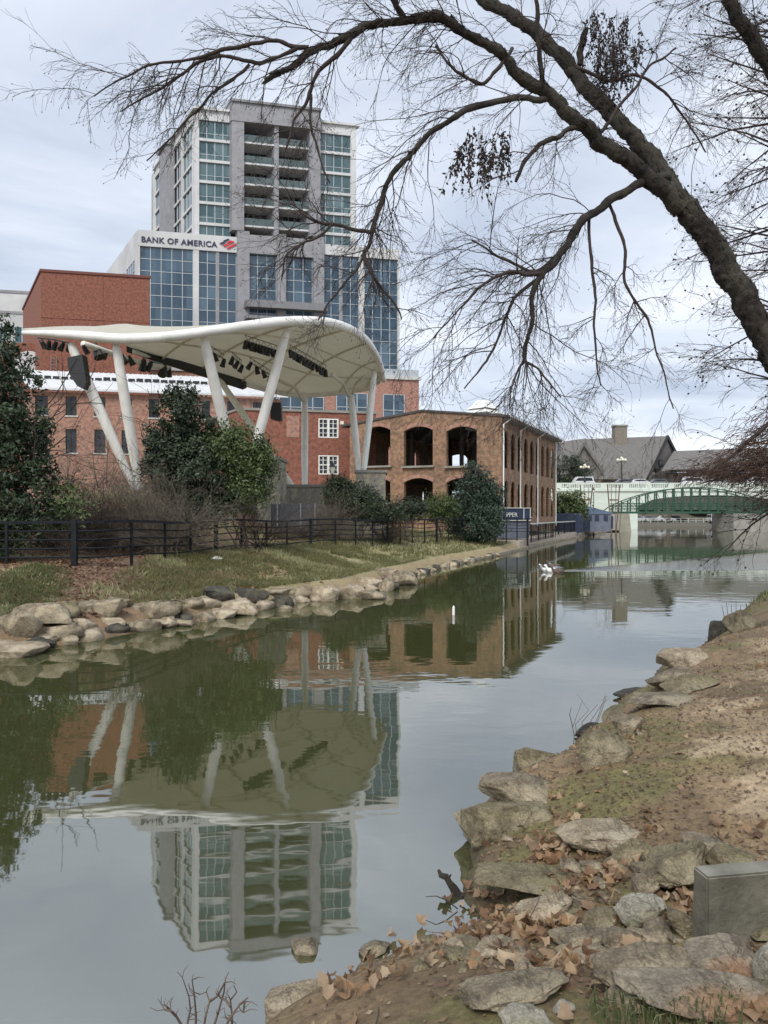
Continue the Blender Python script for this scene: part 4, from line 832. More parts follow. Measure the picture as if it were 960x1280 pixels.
# twin globe lamps on the road bridge
for px,lab in ((777,'black globe lamp post on the bridge in front of the chimney'),(731,'black globe lamp post on the bridge left of the chimney')):
    Y = 136; x_ = Xf(px,Y); z0 = Zf(603,Y); z1 = Zf(575 if px > 750 else 584,Y); t_ = thing('bridge_lamp', lab, 'street lamp', (x_,Y,z0))
    one(lambda m: m.lathe((x_,Y,z0), [(.2,0),(.16,.5),(.1,.6),(.09,z1-z0-.3)], 8), 'post', black, t_)
    one(lambda m: (m.beam((x_-.75,Y,z1-.35),(x_+.75,Y,z1-.35),.08,.08),m.beam((x_,Y-.75,z1-.352),(x_,Y+.75,z1-.352),.08,.08)), 'arms', black, t_)
    for a,b_,h in ((-.7,0,0),(.7,0,0),(0,-.7,0),(0,.7,0),(0,0,.35)): one(lambda m: m.ball((x_+a,Y+b_,z1+h), .27), 'globe', globe, t_, smooth=True)

# ---------------------------------------------------------------- cars
def car(x_, y_, z_, ang, paint, label, group=None, van=False):
    t_ = thing('parked_car' if z_ < 4 else 'car', label, 'van' if van else 'car', (x_,y_,z_), group); c_, s_ = math.cos(ang), math.sin(ang); o = Vector((x_,y_,z_))
    T = lambda a,b_,h: o+Vector((a*c_-b_*s_, a*s_+b_*c_, h))
    Ln = 2.4 if van else 2.25; hr = 1.9 if van else 1.48
    body = [(-Ln,.35),(-Ln,.85),(-Ln+.15,.98),(-1.0,1.0),(1.0,1.0),(Ln-.3,.85),(Ln,.7),(Ln,.35)]
    cabin = [(-Ln+.2,.98),(-Ln+.45,hr),(1.0,hr),(1.7,1.0)] if van else [(-1.9,.99),(-1.3,hr-.04),(-.6,hr),(.35,hr),(1.15,.99)]
    one(lambda m: m.prism([T(a,-.88,h) for a,h in body], T(0,1.76,0)-T(0,0,0)), 'body', paint, t_)
    one(lambda m: m.prism([T(a,-.74,h) for a,h in cabin], T(0,1.48,0)-T(0,0,0)), 'cabin', paint, t_)
    cx0 = sum(a for a,h in cabin)/len(cabin); ch0 = sum(h for a,h in cabin)/len(cabin)
    one(lambda m: m.prism([T(cx0+(a-cx0)*.86,-.755,ch0+(h-ch0)*.62) for a,h in cabin], T(0,1.51,0)-T(0,0,0)), 'side_windows', window_dark, t_)
    one(lambda m: m.prism([T(a,-.76,h) for a,h in ((cabin[1][0]-.05,hr-.02),(cabin[-2][0]+.05,hr-.02),(cabin[-2][0],hr+.05),(cabin[1][0],hr+.05))], T(0,1.52,0)-T(0,0,0)), 'roof', paint, t_)
    for a in (-1.4,1.4):
        for b_ in (-.9,.72): one(lambda m: m.tube([T(a,b_,.33),T(a,b_+.18,.33)], .33, 12), 'wheel', tyre, t_)
Zd = Zf(611,135)+.42
for px,pt,lab,van in ((727,car_white,'white car on the road bridge between the two globe lamps',1),(777,car_grey,'dark grey car on the road bridge directly behind the globe lamp',0),(802,car_white,'low white car on the road bridge below the gable of the grey house',0),(826,car_grey,'grey car on the road bridge just left of the white estate car',0),(868,car_white,'white estate car on the road bridge above the left half of the green arch',1),(893,car_silver,'silver car following the white estate car on the road bridge',0),(945,car_white,'white car at the right edge on the road bridge beyond the rusty branch',1)):
    car(Xf(px,138.5), 138.5, Zd, math.pi if px % 2 else 0, pt, lab, van=bool(van))
for px,Y,pt,lab,van,an in ((798,178,car_white,'white parked car nearest the left pier, seen under the footbridge',0,.1),(812,180,car_silver,'silver parked car second from the left pier under the footbridge',0,.1),(832,178,car_white,'white parked car seen under the middle of the footbridge',0,.1),(845,180,car_black,'black parked car beside the white one under the footbridge',0,.1),(890,172,car_white,'white van parked nose on beside the red truck under the footbridge',1,1.45),(905,173,car_red,'red vehicle parked beside the white van under the footbridge',1,1.5),(911,166,car_black,'dark car parked in front of the red vehicle beside the right pier',0,1.3)):
    x_ = Xf(px,Y); car(x_,Y,gz(x_,Y)+.02,an,pt,lab,van=bool(van))
t_ = thing('far_railing', 'thin pale railing along the far bank seen under the footbridge', 'railing', (60,170.5,1.7))
one(lambda m: [m.box(Xf(792,171),Xf(916,171),171,171.06,gz(60,171)+h,gz(60,171)+h+.06) for h in (.5,1.0)], 'rails', concrete, t_)
for px in np.arange(794,915,9.5): one(lambda m: m.box(Xf(px,171)-.05,Xf(px,171)+.05,170.98,171.08,gz(60,171),gz(60,171)+1.08), 'post', concrete, t_)

# ================================================================ shingled house beyond the bridge
HS = thing('shingled_house', 'large grey shingled building with steep gables and a square chimney beyond the bridge', 'house', (62,205,6))
Y = 200; e0 = 4.0
X_ = lambda px, Y=200: Xf(px,Y); Z_ = lambda py, Y=200: Zf(py,Y)
def slab(m, q, th=.35): q = [Vector(a) for a in q]; n = (q[1]-q[0]).cross(q[2]-q[0]).normalized(); m.prism(q, n*th)
one(lambda m: m.box(X_(706),X_(822),202,216,e0,Z_(590)), 'wall', shingle_wall, HS)
# main roof, ridge left to right, gable facing right
r0,r1 = (X_(728,208),208,Z_(550,208)),(X_(833,208),208,Z_(546,208))
one(lambda m: slab(m, [(X_(700),199.5,Z_(600)),(X_(806),199.5,Z_(600)),r1,r0]), 'roof_front', shingle, HS)
one(lambda m: slab(m, [r0,r1,(X_(845,217),217,Z_(600,217)),(X_(715,217),217,Z_(600,217))]), 'roof_back', shingle, HS)
one(lambda m: m.prism([(X_(806),200.2,Z_(601)),(X_(833,208),208,Z_(548.5,208)),(X_(846,216),216,Z_(560,208)),(X_(846,216),216,e0),(X_(806),200.2,e0)], (-.5,0.2,0)), 'gable_wall', shingle_wall, HS)
one(lambda m: (m.beam(Vector((X_(805),199.3,Z_(603))),Vector(r1)+Vector((.3,0,.1)),.5,.9), m.beam(Vector(r1)+Vector((.3,0,.1)),(X_(851,216),216,Z_(578,216)),.5,.9)), 'barge_board', mat('dark fascia',(0.03,0.028,0.028),.7), HS)
for t in (.25,.42,.6): q = Vector((X_(806),200.2,Z_(601))).lerp(Vector((X_(833,208),208,Z_(548.5,208))),t); one(lambda m: m.box(q.x+.35,q.x+1.3,q.y-.3,q.y+.3,q.z-3.4,q.z-1.2), 'window', window_dark, HS)
# left cross gable
one(lambda m: slab(m, [(X_(688),203,Z_(594)),(X_(712),199,Z_(594)),(X_(733,206),206,Z_(549,206)),(X_(704,208),208,Z_(553,208))]), 'left_roof', shingle, HS)
one(lambda m: m.prism([(X_(712),199.2,Z_(585)),(X_(731,202),202,Z_(556,202)),(X_(750),199.2,Z_(585)),(X_(750),199.2,e0),(X_(712),199.2,e0)],(0,.4,0)), 'left_gable', shingle_wall, HS)
one(lambda m: (m.beam((X_(710),198.9,Z_(589)),(X_(731),201,Z_(553)),.6,.6),m.beam((X_(731),201,Z_(553)),(X_(752),198.9,Z_(589)),.6,.6)), 'left_barge_board', shingle_wall, HS)
ch = one(lambda m: m.box(X_(769,206),X_(784,206),206,209,e0,Z_(533,206)), 'chimney', chimney_m, HS); one(lambda m: m.box(X_(769,206)-.2,X_(784,206)+.2,205.8,209.2,Z_(533,206),Z_(531,206)), 'chimney_cap', concrete_d, ch)
# right wing
one(lambda m: m.box(X_(835),X_(1060),203,216,e0,Z_(590)), 'wing_wall', shingle_wall, HS)
one(lambda m: slab(m, [(X_(826),200,Z_(590)),(X_(1080),200,Z_(590)),(X_(1060,210),210,Z_(557,210)),(X_(842,210),210,Z_(565,210))]), 'wing_roof', shingle, HS)
one(lambda m: m.prism([(X_(862),196,Z_(588)),(X_(890),196,Z_(573)),(X_(905),196,Z_(588)),(X_(905),196,e0),(X_(862),196,e0)],(0,6,0)), 'porch_gable', shingle_wall, HS)
one(lambda m: (slab(m, [(X_(826),197,Z_(589)),(X_(870),195,Z_(589)),(X_(889,198),198,Z_(574,198)),(X_(846,203),203,Z_(575,203))],.3), m.beam((X_(889),195,Z_(572)),(X_(908),195,Z_(590)),.8,.4)), 'porch_roof', shingle, HS)
FO = thing('distant_office', 'grey ribbed office block behind the shingled house at the pavilion corner', 'office building', (60,260,5))
one(lambda m: m.box(Xf(650,260),Xf(712,260),260,275,3,Zf(553,260)), 'wall', glass('grey facade',(0.09,0.10,0.11),(0.14,0.15,0.16),1.5,4), FO); one(lambda m: [m.box(x_,x_+.3,259.7,260,3,Zf(552,260)) for x_ in np.arange(Xf(650,260),Xf(712,260),1.8)], 'fins', grey_stone, FO)

# ================================================================ vegetation
def leaves(blobs, n, size, m_, name, parent, seed, clumps=None, spread=.16, aspect=.45, droop=.0, shell=.7):
    """blobs (cx,cy,cz,rx,ry,rz): leaves gathered in clumps through the crown's volume"""
    rng = np.random.default_rng(seed); B_ = np.array(blobs, float); vol = B_[:,3]*B_[:,4]+B_[:,4]*B_[:,5]+B_[:,3]*B_[:,5]; pr = vol/vol.sum()
    C_ = clumps or max(20, n//55); bi = rng.choice(len(B_), C_, p=pr); dr = unit(rng.normal(size=(C_,3))); rad = shell+(1.06-shell)*rng.random(C_)**.8; rad = np.where(rng.random(C_) < .14, rng.random(C_)*shell, rad)
    cc_ = B_[bi,:3]+dr*B_[bi,3:]*rad[:,None]; ci = rng.integers(0,C_,n); cs = spread*(.5+rng.random(C_))
    p = cc_[ci]+rng.normal(size=(n,3))*cs[ci][:,None]*np.array([1,1,.8]); nrm_ = unit(dr[ci]*.6+rng.normal(size=(n,3))*.75+np.array([0,0,.35])); ax = unit(np.cross(nrm_, rng.normal(size=(n,3)))+np.array([0,0,-droop])); bx = unit(np.cross(nrm_,ax)); s_ = size*(.6+.8*rng.random(n))[:,None]
    V = np.stack([p-ax*s_*.5, p+bx*s_*aspect*.5, p+ax*s_*.5, p-bx*s_*aspect*.5],1).reshape(-1,3); Fq = np.arange(n*4).reshape(n,4)
    return npmesh(name, V, Fq, m_, parent)
def stems(name, base, h_, spread, n, m_, parent, seed, r0=.03, levels=(5,4), ang=.5, droop=.02, lean=(0,0), wob=.16, sides=3, rr=.5, frac=(.55,.5), tmin=.25):
    rng = np.random.default_rng(seed); base = np.array(base, float); S = base+np.c_[rng.normal(size=(n,2))*spread*.12, np.zeros(n)]
    D = np.c_[rng.normal(size=(n,2))*ang+np.array(lean), np.ones(n)]; Ps,Rs = grow(S,D,h_*(.6+.5*rng.random(n)),np.full(n,r0),r0*.25,8,wob,droop,rng); parts = [btubes(Ps,Rs,max(sides,4))]; Lc = h_
    for k,per in enumerate(levels):
        Lc *= frac[k] if k < len(frac) else .5; S,D,R = spawn(Ps,Rs,per,tmin,.65,rng); Ps,Rs = grow(S,D,Lc*(.4+.8*rng.random(len(S))),np.minimum(R*.6,r0*rr**(k+1)),r0*rr**(k+2)*.6,5,wob,droop,rng); parts.append(btubes(Ps,Rs,sides))
    V,Fq = merge(parts); return npmesh(name, V, Fq, m_, parent)
# big evergreen at the left edge
def b(px,py,Y,r,dz=1.0,dy=1.0): q = P(px,py,Y); return (q.x,q.y,q.z,r,r*dy,r*dz)
def tree_thing(name, label, cat, px, Y, group=None): x_ = Xf(px,Y); return thing(name, label, cat, (x_,Y,gz(x_,Y)), group)
EV = tree_thing('evergreen_tree','tall dark glossy evergreen at the left edge rising behind the railing','tree',-10,21)
leaves([b(-60,440,21.5,1.6,1.3),b(-10,500,21,1.25,1.4),b(10,560,21,1.2),b(-30,600,21,1.7),b(35,620,20.8,.85,.9),b(50,595,21,.62,.8),b(40,545,21,.5),b(22,650,20.6,1.15,.7),b(60,650,20.9,.5,.6),b(-40,520,21.3,1.6,1.6),b(-5,455,21.2,.72,1),b(-30,680,20.4,1.2,.6)], 38000, .14, leaf_dark, 'crown', EV, 1, spread=.14, clumps=620, shell=.65)
stems('trunk',(Xf(-10,21),21,gz(Xf(-10,21),21)-.1),4.6,1.2,6,bark2,EV,2,r0=.09)
tw_ = tree_thing('young_evergreen','thin sprawling light green shoots at the right foot of the left evergreen','shrub',88,20.8)
leaves([b(80,612,20.9,.25,.5),b(86,635,20.8,.35,.6)], 900, .12, leaf_bright, 'foliage', tw_, 3, spread=.2)
stems('stem',tw_.location,1.4,.6,8,twig_brown,tw_,4,r0=.014,ang=.5)
HL = tree_thing('holly_tree','dense dark holly tree standing between the canopy legs','tree',232,26.5)
leaves([b(226,520,26.5,.85,1.0),b(232,492,26.5,.36,1.0),b(218,565,26.5,1.05,1.0),b(236,600,26,1.2,1.0),b(255,640,25.6,.95,.6),b(200,548,26.4,.5,1),b(250,560,26.4,.75,1.0),b(270,620,26,.7,.8),b(216,486,26.5,.22,1.2),b(246,478,26.6,.13,1.4),b(262,530,26.5,.25,.8),b(192,585,26.4,.35,.7)], 30000, .135, leaf_holly, 'crown', HL, 5, spread=.14, clumps=420, shell=.6)
stems('trunk',HL.location,4.6,.8,5,bark2,HL,6,r0=.07,ang=.15)
GB = tree_thing('bright_bush','bright yellow green rounded bush on the right of the dark holly','bush',305,27)
leaves([b(272,560,26.6,.6,.9),b(300,568,27,.95,.95),b(318,590,27,.75,1.0),b(285,548,27,.65,.9),b(322,570,27.1,.5,1),b(305,615,26.7,.8,.7)], 20000, .115, leaf_bright, 'foliage', GB, 7, spread=.18)
stems('stem',GB.location,3.0,1,7,twig_brown,GB,8,r0=.03,ang=.3)
# conifer and evergreen shrubs before the pavilion
CN = tree_thing('conifer','dark bushy conifer standing at the corner of the brick pavilion','tree',597,50)
leaves([b(595,588,50,.55,1.3),b(597,605,50,1.05,1),b(597,625,50,1.6,.95),b(592,645,50,1.9,.9),b(606,640,49.5,1.2,.9),b(575,640,50,1.1,.9),b(598,660,49,1.6,.6),b(622,625,51.5,.45,1.9)], 30000, .17, leaf_conifer, 'crown', CN, 9, spread=.22)
stems('trunk',CN.location,4.8,.3,2,bark2,CN,10,r0=.09,ang=.03)
for i,(px,py,Y,rx,rz,m_,lab) in enumerate(((452,628,37,1.0,.85,leaf_holly,'dark green shrub in front of the right stone pedestal'),(425,612,37.5,.62,.7,leaf_dark,'dark shrub beside the slim lamp post'),(482,640,39,.9,.45,leaf_dark,'low dark shrub between the pedestal and the pavilion arches'),(508,636,42,.95,.6,leaf_holly,'dark low shrub under the lower pavilion arch'),(550,632,48,1.0,.9,leaf_bright,'mid green shrub immediately left of the conifer'),(708,634,86,1.6,1.5,leaf_bright,'green shrub under the arch of the road bridge'),(708,588,150,4.5,3.0,leaf_dark,'green trees massed left of the shingled house'))):
    t_ = tree_thing('evergreen_shrub',lab,'shrub',px,Y); q = P(px,py,Y)
    leaves([(q.x,q.y,q.z,rx,rx*.8,rz),(q.x-rx*.6,q.y,q.z-rz*.4,rx*.6,rx*.6,rz*.7),(q.x+rx*.6,q.y-.2,q.z-rz*.3,rx*.55,rx*.6,rz*.75)], 6500, .13 if Y < 60 else .4, m_, 'foliage', t_, 20+i, spread=.17 if Y < 60 else .5)
    stems('stem',t_.location,max(.8,q.z-t_.location.z),rx,6,twig_brown,t_,40+i,r0=.03,levels=(3,),ang=.35)
# leafless shrubs on the slope
for i,(px,Y,h_,n,m_,ln,lab) in enumerate(((118,25,2.3,44,twig_brown,(0,0),'brown leafless shrub between the left evergreen and the V of the canopy legs'),(95,25.5,1.9,34,twig_brown,(-.1,0),'small brown leafless shrub against the left evergreen'),(155,25,2.5,50,twig_grey,(.1,0),'grey leafless shrub at the foot of the first canopy legs'),(203,24.2,2.5,60,twig_grey,(.45,0),'wide pale grey leafless bush leaning right in front of the holly'),(178,26,2.6,40,twig_grey,(0,0),'upright grey leafless bush behind the widest bare bush'),(325,28.5,1.8,30,twig_brown,(0,0),'brown leafless twigs in the lower right of the bright bush'),(408,36,2.0,60,twig_grey,(0,0),'pale leafless shrub left of the dark shrubs behind the railing'),(385,37,1.5,40,twig_brown,(0,0),'brown leafless shrub beside the dark fence panels'),(485,38.6,1.6,36,twig_brown,(.1,0),'brown leafless shrub right of the stone pedestal'),(62,24,1.2,26,twig_brown,(.1,0),'thin leafless shrub hidden in the right skirt of the left evergreen'))):
    t_ = tree_thing('bare_shrub',lab,'shrub',px,Y); stems('branches',t_.location,h_*1.08,1.2,int(n*.95),m_,t_,60+i,r0=.017,levels=(6,5),ang=.6,droop=.05,lean=ln,wob=.17,rr=.62,tmin=.1)
for i,(px,Y,h_,lab) in enumerate(((85,42,4.2,'small leafless tree in front of the long brick building, nearest the left evergreen'),(128,42,4.6,'leafless spreading tree in front of the long brick building, left of the V legs'),(205,46,3.8,'small leafless tree behind the second canopy leg'))):
    t_ = tree_thing('bare_tree',lab,'tree',px,Y); stems('branches',t_.location,h_,.5,5,twig_grey,t_,80+i,r0=.05,levels=(6,5,3),ang=.25,wob=.10,rr=.5,frac=(.5,.45,.5))
far_lab = ['leafless tree in front of the left gable of the shingled house','leafless tree before the chimney of the shingled house','leafless tree against the main roof of the shingled house','tall leafless tree rising behind the chimney','leafless tree behind the ridge left of the chimney','leafless tree in front of the right gable of the shingled house']
for i,(px,Y,h_) in enumerate(((722,170,8.5),(752,168,9),(795,172,8),(762,222,19),(738,225,17),(835,172,7))):
    t_ = tree_thing('bare_tree',far_lab[i],'tree',px,Y); stems('branches',t_.location,h_+ (4 if Y < 200 else 3),1,5,twig_grey,t_,90+i,r0=.24,levels=(7,5,3),ang=.28,wob=.09,rr=.5,frac=(.45,.4,.5))
# ================================================================ rocks
def rock_mat(name, a, b_, c_, mossy, amt, s3=2.5): return mat(name, a, 0.9, b_, 9.0, 0.07, 22, col3=c_, s3=s3, top=mossy, topamt=amt, detail=9, fine=.7)
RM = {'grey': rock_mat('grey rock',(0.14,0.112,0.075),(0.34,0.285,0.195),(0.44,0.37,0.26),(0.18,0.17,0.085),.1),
      'tan': rock_mat('tan rock',(0.23,0.18,0.12),(0.46,0.385,0.27),(0.54,0.46,0.34),(0.2,0.18,0.1),.0),
      'moss': rock_mat('mossy rock',(0.13,0.105,0.062),(0.31,0.265,0.165),(0.38,0.325,0.22),(0.15,0.14,0.045),.35),
      'rust': rock_mat('rusty rock',(0.19,0.155,0.115),(0.41,0.355,0.265),(0.38,0.23,0.14),(0.2,0.18,0.11),.05),
      'pale': rock_mat('pale rock',(0.28,0.255,0.20),(0.50,0.47,0.39),(0.30,0.28,0.19),(0.19,0.18,0.08),.2),
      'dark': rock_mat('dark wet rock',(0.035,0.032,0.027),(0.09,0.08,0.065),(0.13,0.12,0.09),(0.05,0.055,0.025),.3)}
_ico = {}
def ico(n):
    if n not in _ico:
        import bmesh
        bm = bmesh.new(); bmesh.ops.create_icosphere(bm, subdivisions=n, radius=1); bm.verts.ensure_lookup_table()
        _ico[n] = (np.array([v.co[:] for v in bm.verts]), np.array([[v.index for v in f.verts] for f in bm.faces])); bm.free()
    return _ico[n]
def rock(name, label, loc, size, kind, seed, rot=0.0, sub=4, cuts=14, tilt=0.0, group=None, blocky=.35, cat='rock'):
    V, Fq = ico(sub); V = V.copy(); rng = np.random.default_rng(seed)
    V = np.sign(V)*np.abs(V)**(1-blocky*.6); V = V/np.max(np.abs(V),axis=0)
    for i in range(cuts):
        n = unit(rng.normal(size=3)*np.array([1,1,.8])); dd_ = .50+.36*rng.random(); e_ = V@n-dd_; V = np.where((e_ > 0)[:,None], V-np.outer(e_*.97, n), V)
    V = V/np.maximum(np.abs(V).max(axis=0),.2); off = rng.random(3)*50; dsp = np.array([mnoise.noise(Vector(v*1.5+off))*.10+mnoise.noise(Vector(v*np.array([3.5,3.5,7])+off))*.06-abs(mnoise.noise(Vector(v*np.array([7,7,14])+off)))*.055-abs(mnoise.noise(Vector(v*18+off)))*.02 for v in V])
    V = V*(1+dsp)[:,None]; V *= np.array(size)/2*1.03
    c_,s_ = math.cos(tilt),math.sin(tilt); V = V@np.array([[c_,0,s_],[0,1,0],[-s_,0,c_]]).T
    c_,s_ = math.cos(rot),math.sin(rot); V = V@np.array([[c_,-s_,0],[s_,c_,0],[0,0,1]]).T
    o = npmesh(name, V+np.array(loc), Fq, RM[kind], loc=loc, smooth=True); tag(o, label, cat, group); return o
rs = 100
def prock(px0, px1, py0, py1, kind, label, depth=.8, tilt=0.0, sub=4, zb=None, rot=0.0, cuts=14, sink=.25, blocky=.35):
    """a rock whose foot stands on the ground seen at the bottom of its outline"""
    global rs; rs += 1
    if py1 > 800 and px0 > 500: g_ = (px1-px0)*.07; px0 -= g_; px1 += g_; py0 -= (py1-py0)*.08; py1 += 2
    q = hit((px0+px1)/2, py1-1) if zb is None else P((px0+px1)/2, py1, (CH-zb)*F/(py1-HY)); Y = q.y; w_ = (px1-px0)/F*Y*1.06; dep = w_*depth
    Yc = Y+dep*.42; hv = (py1-py0)/F*Y; ang = (CH-q.z)/Yc; hz = max(.35*hv, hv-dep*.75*ang)*1.12
    return rock('boulder' if w_ > .55 else 'stone', label, (Xf((px0+px1)/2,Yc)*1.0, Yc, q.z+hz*(.5-sink*.5)), (w_, dep, hz*(1+sink)), kind, rs, rot, sub, cuts, tilt, blocky=blocky)
# far left bank
LB = [(-6,46,762,799,'grey','large rounded boulder cut by the left frame edge, above the lowest slab'),(17,92,754,781,'grey','long grey domed boulder, leftmost in the upper row of the left bank'),(44,97,778,803,'grey','angular grey stone at the waterline directly above the small stone left of it'),(-12,64,798,821,'tan','lowest long tan slab in the water at the left frame edge'),(32,69,791,807,'tan','small tan stone wedged between the lowest slab and the angular grey stone'),
(70,102,752,772,'moss','mossy dark stone between the two largest domed stones of the upper row'),(98,152,746,772,'grey','tallest domed grey stone of the upper row on the left bank'),(86,124,772,792,'tan','tan stone under the tallest domed stone, left end of the overhanging ledge'),(112,160,770,786,'tan','flat tan ledge stone overhanging dark water on the left bank'),(133,160,746,761,'grey','small flat stone tucked behind the tallest domed stone'),(162,222,750,776,'grey','wide blocky brown grey stone in the middle of the upper row'),(155,214,771,784,'tan','long thin pale slab lying at the waterline below the wide blocky stone'),(201,236,748,768,'moss','mossy stone right of the wide blocky stone'),(209,240,771,783,'grey','small oval stone at the waterline right of the long thin slab'),(226,252,748,762,'grey','flat stone behind the oval waterline stone'),
(238,272,744,762,'tan','pale flat stone left of the broad light slab'),(255,332,748,771,'tan','broad light tan slab sloping into the water mid left bank'),(250,292,733,752,'dark','dark shaded boulder above the broad light slab'),(288,332,734,752,'dark','dark brown boulder with flat top right of the other dark boulder'),(324,360,734,747,'grey','flat topped stone over the dark hollow'),(338,364,744,758,'dark','dark stone in the hollow below the flat topped stone'),(357,388,733,750,'grey','grey stone at the right end of the dark hollow'),(349,363,757,765,'grey','tiny stone alone in the water below the dark hollow'),
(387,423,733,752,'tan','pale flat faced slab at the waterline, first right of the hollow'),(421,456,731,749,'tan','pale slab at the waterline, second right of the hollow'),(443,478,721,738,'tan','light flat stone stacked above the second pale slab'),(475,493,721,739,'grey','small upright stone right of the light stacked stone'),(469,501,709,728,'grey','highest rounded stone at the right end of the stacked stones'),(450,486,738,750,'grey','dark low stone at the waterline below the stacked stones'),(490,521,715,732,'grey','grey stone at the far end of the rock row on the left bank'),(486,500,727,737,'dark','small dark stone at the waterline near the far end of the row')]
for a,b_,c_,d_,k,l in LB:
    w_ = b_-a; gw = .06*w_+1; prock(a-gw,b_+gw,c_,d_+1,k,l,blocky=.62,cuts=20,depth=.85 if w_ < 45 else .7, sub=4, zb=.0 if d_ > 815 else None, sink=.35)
# more, unremarkable stones fill the row
rng = np.random.default_rng(33); pl_ = [Vector((*q,0)) for q in LEFT if 12 < q[1] < 46]; pl_ = resample(pl_, 120); m_i = 0
for i in range(0,120,2):
    q = pl_[i]; px = q.x/q.y*F+CX
    if px < 240: s_ = .28+.22*rng.random()
    elif px < 520: s_ = .26+.25*rng.random()
    else: s_ = .3+.2*rng.random()
    if i % 4 == 0 and px > 540: continue
    o = rock('stone','small weathered filler stone in the left bank edging',(q.x-.05+.15*rng.random(), q.y+.1+.2*rng.random(), .07),(s_*1.7,s_,.30),['grey','tan','dark'][m_i % 3],500+i,rng.random()*3,3,10,group='small filler stones of the left bank'); m_i += 1
# right bank edge
RBk = [(884,912,779,806,'dark','dark boulder at the water on the far green mound'),(905,948,760,790,'moss','mossy edge rock of the far green mound'),(815,893,809,838,'tan','broad flat tan slab, first below the far mound'),(809,868,834,864,'grey','blunt grey rock under the broad flat tan slab'),(832,893,842,865,'moss','mossy half of the double rock under the broad tan slab'),(771,820,860,874,'dark','thin dark slab sticking out over the water'),(776,872,864,884,'grey','long low grey slab right of the thin dark slab'),(753,812,879,909,'moss','rounded mossy rock at the water below the long low slab'),(766,806,890,918,'grey','lichen grey rock leaning on the rounded mossy rock'),(716,758,902,925,'dark','low black wet rock in the water beside thin bare stems'),(719,787,908,955,'moss','big greenish rock with cracked face right of the black wet rock'),(632,712,930,979,'moss','flat moss covered rock jutting over the water'),(606,700,966,1014,'grey','flat brown grey ledge just above the largest boulder'),(578,696,984,1080,'moss','largest boulder of the right bank, dark and domed at the water')]
for a,b_,c_,d_,k,l in RBk:
    prock(a,b_,c_,d_,k,l,depth=.8, zb=.0 if d_ in (806,874,909,925,979,1080) else None, sub=5 if b_-a > 75 else 4, sink=.35, blocky=.5 if k == 'grey' else .3)
NR = [(704,813,1022,1073,'tan','long pale flat slab left of the dark leaf filled gap, above the blocks',.75),(764,809,1050,1078,'moss','small greenish rock at the right end of the long pale slab',.7),(726,757,1072,1091,'grey','small smooth grey stone below the long pale slab',.7),(806,884,1046,1119,'moss','large squared block rock left of the concrete block',1.0),(853,918,1040,1075,'grey','flat grey green rock behind the concrete block',.8),(882,944,1056,1098,'moss','lichen covered rock touching the top of the concrete block',.8),(597,742,1076,1128,'moss','long moss covered earthy mound rock beside the driftwood',.6),(644,720,1116,1153,'tan','pale beige flat rock in front of the mossy mound',.6),(731,775,1135,1169,'moss','rounded green grey stone in the middle of the rubble',.8),(766,828,1122,1165,'pale','pale rock left of the orange leaves below the large squared block',.8),(791,819,1094,1124,'grey','small grey stone under the left corner of the large squared block',.8),(803,824,1118,1138,'grey','tiny grey stone between pale rock and squared block',.8),(834,874,1138,1172,'moss','dark green wedge rock at the foot of the concrete block',.8),(690,758,1163,1190,'grey','flat grey rock left of the squarish little block',.7),(755,802,1159,1194,'grey','squarish small grey block in the rubble',.8),(784,824,1160,1184,'tan','light tan stone right of the squarish small block',.7),(726,858,1172,1245,'grey','big smooth grey boulder at the front of the rubble',.65),(857,944,1166,1234,'rust','big grey boulder streaked with rust below the concrete block',.8),(833,870,1192,1222,'grey','small blue grey stone between the two big front boulders',.8),(763,970,1212,1276,'rust','longest front boulder with a rusty right end',.5),(938,1000,1170,1246,'pale','pale mossy boulder cut by the right frame edge',.8),(929,985,1156,1181,'moss','small mossy rock under the concrete block at the right edge',.8),(572,702,1214,1264,'grey','flat grey rock half buried in the bare earth',.5),(690,716,1250,1270,'pale','small whitish stone right of the half buried rock',.7),(621,688,1262,1290,'pale','white patched stone at the bottom edge of the frame',.7),(716,770,1185,1205,'tan','low tan stone behind the big smooth boulder',.7),
(680,726,1128,1150,'moss','small mossy stone between the beige rock and the green stone',.7),(560,600,1168,1190,'tan','small tan stone on the muddy shore near the leaf pile',.8),(585,640,1180,1200,'tan','low buff stone among leaves at the muddy shore',.7),(868,905,1112,1135,'grey','grey stone hidden at the left foot of the concrete block',.7)]
for a,b_,c_,d_,k,l,dp_ in NR:
    prock(a,b_,c_,d_,k,l,depth=dp_, sub=5 if b_-a > 55 else 4, sink=.3, blocky=.55 if b_-a > 60 else .4, rot=.35*math.sin(a), tilt=.12*math.sin(b_), cuts=20)
_q = P(398,1262,3.62); rock('boulder','sloping tan slab at the bottom left of the muddy shore',(_q.x,_q.y,.03),(.62,.36,.17),'tan',901,.75,5,14,.05)
for a,b_,c_,d_,k,l in ((361,398,1170,1196,'grey','small pointed grey rock alone in the water'),(449,490,1171,1197,'grey','rounded rock in shallow water, upper of the pair by the mud'),(442,490,1197,1224,'moss','flat mossy rock in shallow water, lower of the pair by the mud')):
    prock(a,b_,c_,d_,k,l,depth=.8 if b_-a < 60 else 1.3, zb=0.0 if b_-a < 60 else None, sink=.4 if b_-a < 60 else .8)
rng = np.random.default_rng(91)
